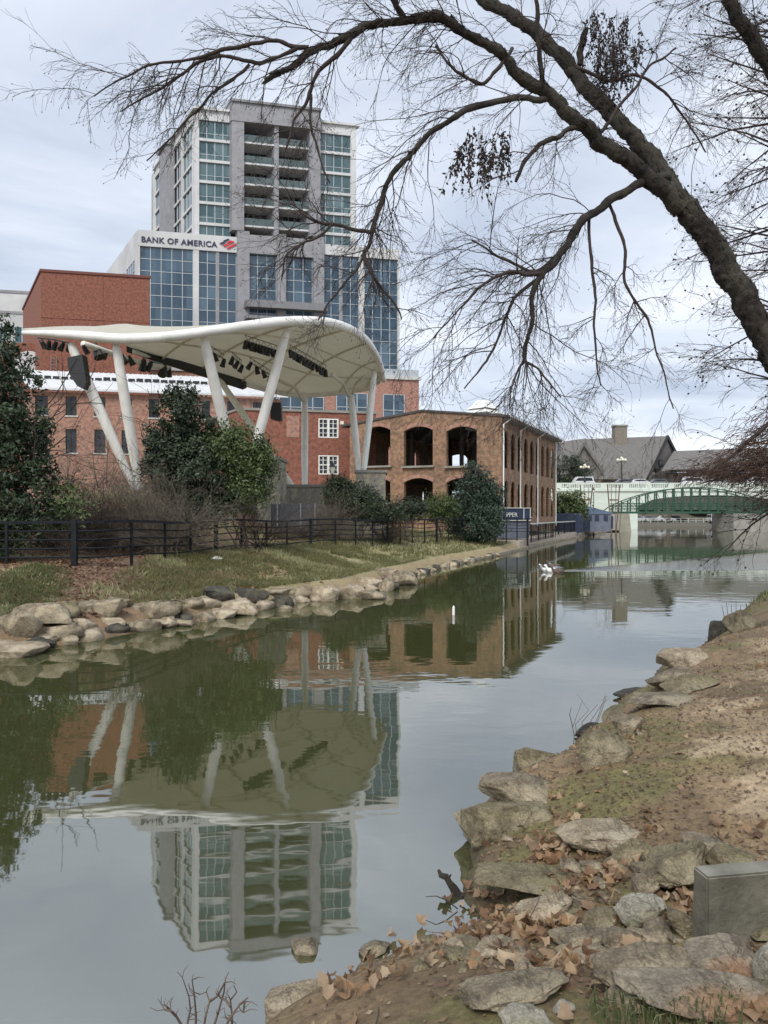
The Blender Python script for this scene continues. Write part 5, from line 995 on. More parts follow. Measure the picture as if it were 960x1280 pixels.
for i in range(64):
    cx_, cy_, sx_, sy_ = ((770,1150,60,38),(830,1110,40,30),(650,1180,55,22),(720,1100,50,25),(880,1200,50,30),(560,1190,50,14),(600,1010,22,60),(790,870,40,40))[i % 8]; px_ = cx_+rng.normal()*sx_; py_ = cy_+rng.normal()*sy_
    q = hit(px_, min(py_,1275)); w_ = .06+.10*rng.random()**2
    if q.z < .03: continue
    rock('stone','small nondescript stone filling the gaps of the right bank rubble',(q.x,q.y,q.z+.01),(w_*1.4,w_,w_*.6),['grey','moss','tan','grey'][i % 4],700+i,rng.random()*3,3,12,group='small filler stones of the right bank')
# concrete block
q = hit(905,1172); cb = thing('concrete_block','weathered squared concrete block standing on edge among the rocks at the right frame edge','concrete block',q)
import bmesh
def cblock():
    Y = q.y-.1; x0 = Xf(884,Y); zt_ = Zf(1097,Y); bm = bmesh.new(); m = bmesh.ops.create_cube(bm, size=1); w_,d_,h_ = .75,.11,zt_-q.z+.18
    bmesh.ops.scale(bm, vec=(w_,d_,h_), verts=bm.verts); bmesh.ops.bevel(bm, geom=list(bm.edges), offset=.008, segments=2, affect='EDGES')
    bmesh.ops.subdivide_edges(bm, edges=[e_ for e_ in bm.edges if e_.calc_length() > .1], cuts=14, use_grid_fill=True)
    mr = np.array([[math.cos(.16),-math.sin(.16)],[math.sin(.16),math.cos(.16)]])
    for v in bm.verts:
        k = mnoise.noise(v.co*9)*.006; v.co += v.normal*k if v.normal.length else Vector()
        a = mr@np.array([v.co.x+w_/2, v.co.y+d_/2]); v.co = Vector((x0+a[0]-q.x, Y+a[1]-q.y, v.co.z+h_/2-.18))
    me = bpy.data.meshes.new('block'); bm.to_mesh(me); bm.free(); me.materials.append(mat('weathered block concrete',(0.085,0.08,0.058),0.9,(0.17,0.16,0.12),4.5,0.012,40,top=(0.26,0.25,0.21),topamt=.7)); o = link(bpy.data.objects.new('block', me)); o.parent = cb
cblock()

# ================================================================ ground litter, grass
rng = np.random.default_rng(77)
def leafshape(lobes=True):
    if lobes: return np.array([(0.02,-.42,0),(.16,-.34,.02),(.38,-.30,.10),(.36,-.06,.05),(.50,.12,.14),(.30,.24,.03),(.20,.38,.05),(.03,.56,.12),(-.14,.36,.04),(-.27,.27,.03),(-.49,.20,.12),(-.37,-.02,.05),(-.40,-.26,.10),(-.18,-.32,.02)])
def put_leaves(pos, size, name, m_, label=None, kind='stuff'):
    base = leafshape(); n = len(pos); k = len(base); ctr = np.array([[0,0,0.0]]); B_ = np.concatenate([ctr, base]); out = np.empty((n, k+1, 3))
    for i in range(n):
        c_ = rng.normal()*2.2; b2 = B_.copy(); b2[:,2] = b2[:,2]*rng.normal()*1.2+c_*.35*b2[:,0]**2+rng.normal()*1.3*b2[:,1]**2
        b2[:,:2] *= (.75+.4*rng.random(2)); a,t1,t2 = rng.random()*6.28, rng.normal()*.6, rng.normal()*.6
        Rz = np.array([[math.cos(a),-math.sin(a),0],[math.sin(a),math.cos(a),0],[0,0,1]]); Rx = np.array([[1,0,0],[0,math.cos(t1),-math.sin(t1)],[0,math.sin(t1),math.cos(t1)]]); Ry = np.array([[math.cos(t2),0,math.sin(t2)],[0,1,0],[-math.sin(t2),0,math.cos(t2)]])
        out[i] = b2@(Rx@Ry@Rz).T*size[i]+pos[i]
    idx = np.arange(n)[:,None,None]*(k+1)+np.stack([np.zeros(k,int), 1+np.arange(k), 1+(np.arange(k)+1)%k],1)[None]
    o = npmesh(name, out.reshape(-1,3), idx.reshape(-1,3), m_); tag(o, label, kind=kind); return o
def leaf_material(name, ramp):
    m = bpy.data.materials.new(name); m.use_nodes = True; nt = m.node_tree; N = nt.nodes; L = nt.links; b_ = N['Principled BSDF']; b_.inputs['Roughness'].default_value = .7
    g = N.new('ShaderNodeNewGeometry'); r = N.new('ShaderNodeValToRGB'); r.color_ramp.elements[0].color = (*ramp[0],1); r.color_ramp.elements[1].color = (*ramp[-1],1)
    for i,c_ in enumerate(ramp[1:-1]): e_ = r.color_ramp.elements.new((i+1)/(len(ramp)-1)); e_.color = (*c_,1)
    L.new(g.outputs['Random Per Island'], r.inputs[0]); n = N.new('ShaderNodeTexNoise'); n.inputs['Scale'].default_value = 40; L.new(g.outputs['Position'], n.inputs['Vector'])
    x_ = N.new('ShaderNodeMixRGB'); x_.blend_type = 'MULTIPLY'; x_.inputs[0].default_value = .6; L.new(r.outputs[0], x_.inputs[1]); L.new(n.outputs['Fac'], x_.inputs[2]); mu = N.new('ShaderNodeMixRGB'); mu.blend_type = 'ADD'; mu.inputs[0].default_value = .35; L.new(x_.outputs[0], mu.inputs[1]); L.new(r.outputs[0], mu.inputs[2]); L.new(mu.outputs[0], b_.inputs['Base Color'])
    t_ = N.new('ShaderNodeBsdfTranslucent'); L.new(mu.outputs[0], t_.inputs[0]); xs = N.new('ShaderNodeMixShader'); xs.inputs[0].default_value = .4; L.new(b_.outputs[0], xs.inputs[1]); L.new(t_.outputs[0], xs.inputs[2]); L.new(xs.outputs[0], N['Material Output'].inputs['Surface']); return m
dry = leaf_material('dry leaf', [(0.40,0.27,0.15),(0.17,0.095,0.055),(0.46,0.33,0.20),(0.12,0.07,0.045),(0.34,0.20,0.10),(0.28,0.19,0.12),(0.50,0.39,0.26)])
bits = leaf_material('litter bits', [(0.16,0.10,0.06),(0.08,0.05,0.035),(0.28,0.19,0.12),(0.11,0.07,0.045),(0.36,0.29,0.2)])
mulchm = leaf_material('fallen leaf mulch', [(0.17,0.085,0.05),(0.09,0.045,0.03),(0.28,0.17,0.10),(0.13,0.065,0.04),(0.38,0.27,0.18)])
bits0 = leaf_material('wet leaf', [(0.10,0.06,0.035),(0.05,0.03,0.022),(0.16,0.10,0.06)])
CL = [(700,1045,22,26,34),(690,1068,18,10,22),(725,1085,25,8,12),(745,1098,20,8,14),(775,1088,18,10,14),(620,1150,26,20,44),(600,1175,26,12,20),(660,1160,24,10,26),(700,1115,20,10,18),(690,1155,22,14,22),(760,1120,16,12,10),(838,1130,22,18,26),(848,1155,14,12,12),(830,1112,18,10,12),(720,1180,22,8,14),(640,1210,26,8,8),(500,1190,10,12,18),(460,1215,14,10,14),(430,1240,24,8,14),(610,1220,12,6,4),(720,1210,18,10,10),(700,1235,26,8,5),(880,1060,14,8,4),(945,1040,18,6,5),(905,1262,30,10,14),(850,1272,28,6,8),(935,1275,16,8,8),(700,1200,28,10,8),(585,1130,14,16,16),(545,1170,22,10,10),(875,1060,16,8,4),(770,1190,18,8,6)]
pos = []; sz = []
for cx_,cy_,sx_,sy_,n_ in CL:
    for _ in range(int(n_*1.1)):
        q = hit(cx_+rng.normal()*sx_, min(1278, cy_+rng.normal()*sy_)); 
        if gz(q.x,q.y) < .02 and rng.random() > .12: continue
        pos.append((q.x,q.y,q.z+.012+.04*rng.random())); sz.append(.04+.06*rng.random())
put_leaves(np.array(pos), np.array(sz), 'fallen_leaves', dry)
def scatter(n, box, cond, size, name, m_, asp=.5, lift=.006, seed=0, flat=.25):
    r = np.random.default_rng(seed); x_ = r.uniform(box[0],box[1],n*4); y_ = r.uniform(box[2]**.5,box[3]**.5,n*4)**2; k = cond(x_,y_,r); x_,y_ = x_[k][:n],y_[k][:n]; n = len(x_); z_ = H(x_,y_)+lift
    nn = unit(np.c_[r.normal(size=(n,2))*flat, np.ones(n)]); ax = unit(np.cross(nn, r.normal(size=(n,3)))); bx = np.cross(nn,ax); s_ = (size*(.5+r.random(n)**2*1.3))[:,None]; p_ = np.c_[x_,y_,z_+s_[:,0]*.12]
    V = np.stack([p_-ax*s_*.5,p_+bx*s_*asp*.5,p_+ax*s_*.5+nn*s_*.15,p_-bx*s_*asp*.5],1).reshape(-1,3); o = npmesh(name,V,np.arange(n*4).reshape(n,4),m_); tag(o,kind='stuff'); return o
def cr_(x_,y_,r): d_,l_ = sdist(x_,y_); f_ = fbm(x_,y_,1.1,21); return (d_ > .03)&(~l_)&(f_+.25*r.random(len(x_)) > .52)&(x_ < y_*.62+.6)
scatter(15000, (-.8,9,2.5,13), cr_, .028, 'leaf_litter', bits, seed=1)
_r = np.random.default_rng(2); _x = _r.uniform(-.6,8,2600); _y = _r.uniform(2.6**.5,12**.5,2600)**2; _k = cr_(_x,_y,_r); _x,_y = _x[_k][:260],_y[_k][:260]
put_leaves(np.c_[_x,_y,H(_x,_y)+.02], .035+.06*_r.random(len(_x)), 'scattered_leaves', dry)
def cl_(x_,y_,r): d_,l_ = sdist(x_,y_); return (d_ > .5)&l_&(x_ > -13)&(x_ < -2.6+.6*r.normal(size=len(x_)))&(fbm(x_,y_,.9,22) > .40)
scatter(22000, (-13,0,12,29), cl_, .085, 'leaf_mulch', mulchm, .6, seed=3, flat=.5)
def blades(n, box, cond, hgt, m_, name, seed, lean=.9, wd=.012):
    r = np.random.default_rng(seed); x_ = r.uniform(box[0],box[1],n*4); y_ = r.uniform(box[2]**.5,box[3]**.5,n*4)**2; k = cond(x_,y_,r); x_,y_ = x_[k][:n],y_[k][:n]; n = len(x_); p_ = np.c_[x_,y_,H(x_,y_)-.01]
    f_ = fbm(x_,y_,.8,seed)*9; a = f_+r.normal(size=n)*.7; ld = np.c_[np.cos(a),np.sin(a),np.zeros(n)]*(lean*(.4+.8*r.random(n)))[:,None]; h_ = (hgt*(.5+.9*r.random(n)))[:,None]; wv = np.c_[-np.sin(a),np.cos(a),np.zeros(n)]*wd*(.6+.8*r.random(n))[:,None]
    m1 = p_+(ld*.45+np.array([0,0,.75]))*h_; tp = p_+(ld*1.1+np.array([0,0,.85]))*h_; V = np.stack([p_-wv,p_+wv,m1+wv*.7,tp,m1-wv*.7],1); V = V.reshape(-1,3); i0 = np.arange(n)[:,None]*5; Fq = np.concatenate([i0+np.array([[0,1,2,4]]), i0+np.array([[4,2,3,3]])]);
    Fa = i0+np.array([[0,1,2]]); Fb = i0+np.array([[0,2,4]]); Fc = i0+np.array([[4,2,3]]); o = npmesh(name,V,np.concatenate([Fa,Fb,Fc]),m_); tag(o,kind='stuff'); return o
gr1 = leaf_material('matted grass', [(0.22,0.23,0.09),(0.15,0.18,0.075),(0.34,0.31,0.17),(0.20,0.22,0.09),(0.44,0.38,0.23),(0.17,0.20,0.10)])
gr2 = leaf_material('fresh grass', [(0.17,0.20,0.085),(0.22,0.25,0.11),(0.14,0.17,0.075),(0.33,0.32,0.18)])
def cg(x_,y_,r): d_,l_ = sdist(x_,y_); px = x_/y_*F+CX; return (d_ > .75)&l_&(px > 150+80*r.normal(size=len(x_))*.5)&(px < 690)&(fbm(x_,y_,1.2,31) > .33)&(~((px < 330)&(y_ > 27)))
blades(34000, (-7,9,15,34), cg, .15, gr1, 'bank_grass', 41, 1.9, .009)
blades(16000, (-4,14,30,60), lambda x_,y_,r: cg(x_,y_,r), .17, gr1, 'far_bank_grass', 42, 1.2, .02)
def cg2(x_,y_,r): d_,l_ = sdist(x_,y_); px = x_/y_*F+CX; return (d_ > .5)&l_&(px < 75+12*r.normal(size=len(x_)))&(px > -80)&(y_ < 19)
blades(9000, (-9,-5,12.5,19), cg2, .10, gr2, 'left_corner_grass', 43, 1.0, .01)
_r = np.random.default_rng(14); _x = _r.uniform(-.2,6,900); _y = _r.uniform(2.7,10,900); _k = cr_(_x,_y,_r); _x,_y = _x[_k][:150],_y[_k][:150]; _n = len(_x); _D = unit(np.c_[_r.normal(size=(_n,2)),.12*_r.normal(size=_n)]); _P,_R = grow(np.c_[_x,_y,H(_x,_y)+.012],_D,.05+.22*_r.random(_n)**2,np.full(_n,.0035),.0012,5,.13,.0,_r); _V,_F = btubes(_P,_R,4); tag(npmesh('twig_litter',_V,_F,twig_brown),kind='stuff')
def cg4(x_,y_,r): d_,l_ = sdist(x_,y_); return (d_ > .25)&(~l_)&(x_ < y_*.62+.6)&(fbm(x_,y_,1.1,62)+.12*r.random(len(x_)) > .58)&(d_ < 2.4)
blades(3200, (0,7,3,12), cg4, .028, gr2, 'moss_grass', 47, .8, .0022)
qg = hit(815,1272)
blades(420, (qg.x-.22,qg.x+.45,qg.y-.3,qg.y+.12), lambda x_,y_,r: np.exp(-((x_-qg.x-.05)/.22)**2-((y_-qg.y+.03)/.12)**2) > r.random(len(x_)), .10, gr2, 'grass_tuft', 44, .6, .0035)
def cg3(x_,y_,r): return np.exp(-((x_-10.6)/1.6)**2-((y_-17)/2.2)**2) > r.random(len(x_))
blades(9000, (6.5,14,12.5,22), lambda x_,y_,r: cg3(x_,y_,r)&(sdist(x_,y_)[0] > .2), .14, gr1, 'mound_grass', 45, 1.0, .01)

# driftwood, twigs and small plants by the water
dw = thing('driftwood','knobbly dark driftwood branch rising out of the water beside the leaf pile','driftwood',P(590,1140,4.55))
def T3(m, pts, r, n=9): m.tube([P(*p_) for p_ in pts], r, n)
one(lambda m: T3(m,[(548,1087,4.75),(551,1094,4.74),(558,1096,4.72),(560,1101,4.72),(567,1110,4.70),(572,1120,4.68),(582,1128,4.66),(594,1134,4.64),(605,1142,4.62)],[.009,.018,.022,.018,.027,.035,.045,.05,.045]), 'branch', bark, dw, smooth=True)
one(lambda m: T3(m,[(563,1103,4.71),(561,1097,4.72),(564,1093,4.72)],[.012,.01,.004]), 'knot', bark, dw, smooth=True)
one(lambda m: T3(m,[(572,1136,4.5),(558,1125,4.5),(545,1120,4.5),(532,1121,4.52)],[.004,.004,.003,.002],5), 'twig', bark2, dw)
one(lambda m: T3(m,[(575,1122,4.6),(585,1112,4.62),(600,1104,4.66),(612,1098,4.7)],[.006,.005,.004,.003],5), 'twig', bark2, dw)
q = P(240,1310,3.1); bt = thing('bare_twigs','dark bare branching twigs poking up at the bottom edge over the water','twigs',(q.x,q.y,.05))
def bt_(m):
    tw = [[(232,1300),(235,1275),(238,1262),(236,1245),(228,1222),(222,1215)],[(244,1300),(245,1270),(243,1245),(240,1225)],[(252,1300),(257,1270),(262,1252),(258,1240),(250,1243)],[(262,1300),(272,1268),(280,1240),(282,1222)],[(262,1252),(272,1245),(281,1228)],[(275,1300),(286,1275),(300,1255),(310,1247)],[(290,1300),(290,1270),(288,1250),(296,1240)],[(232,1290),(220,1270),(208,1258)],[(220,1270),(214,1264),(206,1262)],[(288,1258),(282,1250),(275,1247)],[(300,1255),(306,1252),(304,1266)]]
    for i,t_ in enumerate(tw): m.tube([P(px,py,3.1+.03*math.sin(i*2+j)) for j,(px,py) in enumerate(t_)], [max(.0014,.0060-.0011*j) for j in range(len(t_))], 6)
    r = np.random.default_rng(6)
    for i in range(46):
        t_ = tw[i % len(tw)]; j = 1+int(r.random()*(len(t_)-1)); px,py = t_[j]; a_ = -1.57+r.normal()*.8; l_ = 6+14*r.random(); m.tube([P(px,py,3.1+.03*math.sin((i % len(tw))*2+j)), P(px+math.cos(a_)*l_*.5+r.normal(),py+math.sin(a_)*l_*.5,3.1), P(px+math.cos(a_+.3)*l_,py+math.sin(a_+.3)*l_,3.1)], [.0022,.0016,.0009], 4)
one(bt_, 'twigs', twig_brown, bt)
wt = thing('dry_reeds','thin bare arching stems beside the low black rock at the water edge','twigs',P(718,925,8))
rng = np.random.default_rng(3)
one(lambda m: [m.tube([P(718+4*i,925,8),P(716+7*i+4*math.sin(i*5),908-3*i,8),P(722+8*i+9*math.sin(i*7),892-5*i+5*math.sin(i*3),8),P(728+7*i+14*math.sin(i*11),876-3*(i%3)+8*math.sin(i*4),8)],[.004,.0032,.0024,.0012],5) for i in range(6)]+[m.tube([P(716,910,8),P(712,893,8),P(714,884,8)],[.005,.004,.002],5)], 'stems', twig_brown, wt)
mp_ = thing('dry_weed','thin dry weed stalks on the edge of the far green mound','weed',P(905,790,14.8))
one(lambda m: [m.tube([P(908+6*i,785,14.8),P(905+5*i,770,14.8),P(902+6*i,756-3*(i%2),14.8)],[.009,.007,.004],5) for i in range(5)], 'stems', twig_brown, mp_)
tr_ = thing('litter_scrap','white scrap of paper lying on the grass at the foot of the railing','litter',hit(270,700)); q = hit(270,700)
one(lambda m: m.prism([q+Vector(v) for v in ((-.18,0,.03),(-.05,.1,.10),(.12,.08,.07),(.22,-.02,.03),(.02,-.1,.02))],(0.01,.01,.02)), 'scrap', white_paint, tr_)
fl_ = thing('water_post','small white float marker standing in the calm water mid river','float',P(567,768,18))
one(lambda m: m.lathe(P(567,767,17.9),[(.02,-.15),(.032,-.05),(.03,.15),(.012,.19)],8), 'float', white_paint, fl_)
# ducks
def duck(px,py,label,pt,seed):
    Y = CH*F/(py-HY); x_ = Xf(px,Y); t_ = thing('duck',label,'duck',(x_,Y,0),'ducks swimming left ahead of the wake')
    def f(m):
        m.tube([(x_+.30,Y,.13),(x_+.24,Y,.10),(x_+.12,Y,.08),(x_-.02,Y,.075),(x_-.13,Y,.09),(x_-.20,Y,.15),(x_-.235,Y,.23),(x_-.26,Y,.29),(x_-.31,Y,.30),(x_-.345,Y,.29)],[.01,.055,.10,.125,.105,.06,.042,.048,.045,.02],10)
    one(f,'body',pt,t_,smooth=True)
    one(lambda m: m.tube([(x_-.335,Y,.29),(x_-.40,Y,.275)],[.02,.012],6),'bill',leaf_rust,t_)
    for s_ in (-1,1): one(lambda m: m.ball((x_+.07,Y+.085*s_,.11),.16,.035,.07),'wing',pt,t_,smooth=True)
duck(683,714.5,'leftmost white duck, swimming ahead of the wake',car_silver,1); duck(690,715.5,'white duck in the middle of the small group before the wake',white_paint,2); duck(695,713,'grey duck right behind the white ones at the wake tip',car_grey,3); duck(697,716.5,'dark duck nearest the camera at the wake tip',twig_brown,4); duck(692,709.5,'dark duck farthest from the camera in the small group',twig_brown,5)

# ================================================================ the leaning birch over the water
BT = thing('leaning_tree','large leafless tree with dark furrowed bark leaning left across the sky from the right bank','tree',P(1240,900,5.5)*1.0)
ORGz = gz(BT.location.x, BT.location.y)
def limb(pts, name, m_=bark, n=14, sub=8, rough=.12):
    """pts: (px,py,Y,radius in px)"""
    c3 = catmull([(P(a,b_,Y)[0],P(a,b_,Y)[1],P(a,b_,Y)[2],r*Y/F) for a,b_,Y,r in [(a0,b0,y0,r0*(.87 if r0 > 3.5 else 1)) for a0,b0,y0,r0 in pts]], sub); V = []
    R3 = [max(c_[3],.0015)*(1+(.05 if c_[3] > .05 else .15)*mnoise.noise(Vector(c_[:3])*(9 if c_[3] > .05 else 14))) for c_ in c3]
    P3 = []
    for c_,r_ in zip(c3,R3):      # crooked growth: small kinks along every limb
        q_ = Vector(c_[:3]); a_ = float(min(.028, .008+.35*r_)*(1 if r_ < .06 else .6)); P3.append(q_+a_*Vector((mnoise.noise(q_*6+Vector((9,0,0))),.6*mnoise.noise(q_*6),mnoise.noise(q_*6+Vector((0,7,0)))))*1.5+a_*(.5 if r_ < .05 else .1)*Vector((mnoise.noise(q_*19+Vector((3,0,0))),0,mnoise.noise(q_*19+Vector((0,5,0))))))
    mb = MB(); mb.tube(P3, R3, n)
    if rough: mb.v = [tuple(Vector(v)+(Vector(v)-P3[min(i//n,len(P3)-1)])*rough*(1.3*mnoise.noise(Vector(v)*11)+1.9*mnoise.noise(Vector((v[0],v[1],v[2]*.7))*38)+(1.5*abs(mnoise.noise(Vector(v)*75)) if n > 15 else 0))) for i,v in enumerate(mb.v)]
    if R3[0] > .034: flakes(P3, R3)
    mb.build(name, m_, BT, smooth=True)
    return np.array([[float(z_) for z_ in p_] for p_ in P3]), np.array(R3)
LM = {}
FLK = []
def flakes(P3, R3):
    r = np.random.default_rng(len(P3)); A_ = np.array([[float(z_) for z_ in p_] for p_ in P3]); Rr = np.array(R3); n_ = int(150*np.linalg.norm(np.diff(A_,axis=0),axis=1).sum()*(Rr.mean()/.1)*3.2); i = r.integers(0,len(A_)-1,n_); f = r.random(n_)[:,None]; c_ = A_[i]*(1-f)+A_[i+1]*f; T = unit(A_[i+1]-A_[i]); q = unit(np.cross(T,r.normal(size=(n_,3)))); s_ = np.cross(T,q); b_ = c_+q*(Rr[i]*(.97+.03*r.random(n_)))[:,None]; L_ = (.012+.035*r.random(n_)**2)[:,None]; w_ = (.006+.012*r.random(n_))[:,None]; out_ = (.2+.5*r.random(n_))[:,None]*L_*.6
    V = np.stack([b_-T*L_-s_*w_, b_-T*L_+s_*w_, b_+T*L_*.6+s_*w_*.6+q*out_, b_+T*L_-s_*w_*.5+q*out_*1.2],1).reshape(-1,3); FLK.append((V,np.arange(n_*4).reshape(n_,4)))
TK = .86
LM['trunk'] = limb([(a_,b_,c_,d_*TK) for a_,b_,c_,d_ in [(1250,930,5.4,30.4),(1120,700,5.45,25.1),(1035,560,5.5,22.4),(975,455,5.5,20.5),(930,375,5.5,19.1),(900,320,5.5,18.2),(868,272,5.5,17.2),(845,243,5.5,15.8)]], 'trunk', n=40, sub=26)
LM['a'] = limb([(868,276,5.52,13.2),(841,236,5.55,12.5),(814,198,5.6,11.6),(781,160,5.65,10.6),(749,127,5.7,9.9),(722,92,5.75,9.24),(684,54,5.8,8.58),(646,25,5.9,7.92),(602,-5,6.0,7.26),(560,-40,6.1,6.6)], 'limb', n=26, sub=18)
LM['b'] = limb([(852,262,5.48,11.9),(830,240,5.45,11.2),(797,214,5.4,10.6),(765,190,5.35,10.2),(732,162,5.3,9.57),(700,130,5.25,8.91),(662,103,5.2,7.92),(619,65,5.1,6.93),(575,38,5.0,6.3),(540,20,4.95,5.9),(507,24,4.9,5.6),(473,31,4.85,5),(440,44,4.8,4.6),(407,57,4.8,4.1),(387,66,4.8,3.3),(373,76,4.8,3),(357,88,4.8,2.6),(330,101,4.8,2.1)], 'limb', n=22, sub=16)
LM['c'] = limb([(690,122,5.25,4.4),(673,124,5.22,4.3),(657,122,5.2,4.3),(619,127,5.1,4.4),(575,141,5.0,4.1),(543,163,4.95,3.8),(510,195,4.9,3.7),(489,217,4.9,3.7),(476,250,4.9,3.4),(468,276,4.9,3.1),(464,290,4.9,3)], 'branch', n=10)
LM['c2'] = limb([(464,290,4.9,3),(440,287,4.88,2.5),(413,280,4.85,2.2),(387,272,4.8,1.9),(373,263,4.8,1.2)], 'branch', bark2, 8)
LM['c3'] = limb([(466,284,4.9,2.7),(461,306,4.92,2.5),(455,318,4.95,2.5),(466,343,4.95,2),(478,360,5,1.7),(493,377,5,1.4),(502,400,5,0.85)], 'branch', bark2, 8)
LM['c4'] = limb([(415,281,4.85,1.7),(396,296,4.8,1.7),(380,303,4.8,1.5),(360,318,4.8,1.2),(352,350,4.8,0.85)], 'branch', bark2, 8)
LM['c5'] = limb([(455,318,4.95,1.7),(440,345,4.95,1.5),(415,372,4.95,1.3),(398,400,4.95,0.85)], 'branch', bark2, 8)
LM['d'] = limb([(835,222,5.5,5.9),(812,227,5.45,6.3),(789,237,5.35,5.9),(759,254,5.25,5.9),(732,276,5.15,5.6),(706,307,5.1,5.3),(689,333,5.05,4.6),(676,346,5.0,4.4),(665,372,5.0,3.1),(665,403,5,2.7),(656,429,5,2.4),(655,453,5,1.9)], 'branch', n=12, sub=7)
LM['d2'] = limb([(678,344,5,3),(655,342,4.95,2.5),(636,341,4.9,2.2),(606,355,4.85,1.9),(584,377,4.8,1.4),(540,425,4.75,0.77)], 'branch', bark2, 8)
LM['d3'] = limb([(671,350,5,2.5),(645,368,5,2),(632,399,5,1.7),(610,447,5,1.4),(579,486,5,0.77)], 'branch', bark2, 8)
LM['d4'] = limb([(655,453,5,1.9),(671,460,5,1.5),(686,478,5,1.2),(702,497,5,0.85)], 'branch', bark2, 7)
LM['d5'] = limb([(655,453,5,1.9),(646,462,5,1.4),(640,485,5,1),(636,512,5,0.77)], 'branch', bark2, 7)
LM['d6'] = limb([(712,300,5.1,3),(690,325,5.15,2.5),(664,338,5.2,2),(620,318,5.2,1.5),(590,300,5.2,1)], 'branch', bark2, 7)
LM['e'] = limb([(737,272,5.2,2),(739,329,5.2,1.9),(743,377,5.2,1.6),(743,425,5.2,1.3),(750,482,5.2,0.85)], 'branch', bark2, 7)
LM['f'] = limb([(761,256,5.3,2.2),(781,307,5.3,2),(783,359,5.3,1.8),(807,394,5.3,1.5),(824,451,5.3,1.1),(842,512,5.3,0.77)], 'branch', bark2, 7)
LM['g'] = limb([(725,158,5.3,3.3),(711,162,5.25,3.3),(695,172,5.2,3),(678,179,5.15,3),(657,200,5.1,2.7),(643,226,5.1,2.1)], 'branch', bark, 9)
LM['h'] = limb([(387,61,4.8,3),(367,56,4.8,2.8),(340,48,4.78,2.5),(307,57,4.76,2.5),(273,63,4.74,2.4),(240,74,4.72,2),(195,80,4.7,1.5),(150,100,4.68,1.1),(118,122,4.66,0.68)], 'branch', bark2, 8)
LM['i'] = limb([(373,57,4.8,2.7),(350,70,4.82,2.5),(327,80,4.84,2.5),(307,75,4.86,2.5),(280,70,4.88,2.4),(253,77,4.9,2.1),(225,95,4.9,1.9),(190,118,4.9,1.4),(150,140,4.9,0.85)], 'branch', bark2, 8)
LM['j'] = limb([(312,80,4.85,2.2),(290,100,4.85,1.9),(262,120,4.85,1.6),(240,140,4.85,1.4),(215,170,4.85,1.1),(185,200,4.85,0.77)], 'branch', bark2, 7)
LM['k'] = limb([(440,46,4.8,3.3),(425,65,4.8,3),(405,85,4.8,2.7),(393,103,4.8,2.4),(386,118,4.8,2.4),(377,135,4.8,1.9),(365,160,4.8,1.5),(357,192,4.8,1)], 'branch', bark2, 8)
LM['l'] = limb([(388,118,4.8,2),(387,150,4.8,1.7),(396,185,4.8,1.4),(412,228,4.8,0.85)], 'branch', bark2, 7)
LM['m'] = limb([(640,60,5.15,2.5),(620,90,5.1,2.5),(604,105,5.1,2.2),(588,100,5.05,2),(560,80,5,1.7),(545,58,5,1.3)], 'branch', bark2, 8)
LM['n'] = limb([(678,112,5.2,3.3),(673,54,5.15,3),(670,-10,5.1,2.4)], 'branch', bark, 8)
LM['o'] = limb([(727,82,5.7,4.6),(726,62,5.68,5),(727,44,5.66,4.6),(733,34,5.65,3)], 'branch', bark, 10)
LM['p'] = limb([(505,26,4.9,4.4),(496,10,4.85,4.1),(486,-12,4.8,3.7)], 'branch', bark, 9)
LM['q'] = limb([(728,160,5.5,2.7),(750,165,5.5,2.4),(785,120,5.5,2),(812,85,5.5,1.7),(845,60,5.5,1.1)], 'branch', bark2, 7)
LM['r'] = limb([(722,84,5.7,2.5),(760,100,5.7,2.1),(800,95,5.7,1.9),(830,115,5.7,1.6),(858,150,5.7,1.3),(882,190,5.7,0.85)], 'branch', bark2, 7)
LM['s'] = limb([(1242,900,5.6,22.4),(1190,690,5.7,18.5),(1110,430,5.8,15.2),(1030,220,5.9,11.9),(965,85,6,9.9),(928,32,6,7.92),(905,-12,6,7.26)], 'limb', n=20, sub=14)
_V,_F = merge(FLK); npmesh('bark_flakes', _V, _F, bark, BT)
# fine drooping twigs, each level grown from the one before
rng = np.random.default_rng(12)
def resamp(P3, R3, k=24):
    t = np.linspace(0,len(P3)-1,k); i = np.minimum(t.astype(int),len(P3)-2); f = (t-i)[:,None]; return (P3[i]*(1-f)+P3[i+1]*f)[None], (R3[i]*(1-f[:,0])+R3[i+1]*f[:,0])[None]
spec = dict(a=(22,.25,.7),b=(40,.25,.6),c=(30,.15,.7),c2=(12,.2,.45),c3=(12,.2,.4),c4=(9,.2,.4),c5=(7,.2,.4),d=(34,.2,.65),d2=(18,.2,.6),d3=(13,.2,.5),d4=(8,.2,.4),d5=(8,.2,.4),d6=(14,.2,.6),e=(12,.25,.35),f=(14,.25,.4),g=(7,.3,.4),h=(20,.15,.45),i=(17,.15,.42),j=(8,.2,.34),k=(9,.2,.38),l=(6,.2,.35),m=(10,.2,.5),n=(7,.2,.6),p=(6,.2,.6),q=(12,.3,.5),r=(14,.2,.5),s=(16,.6,.9))
tips = []
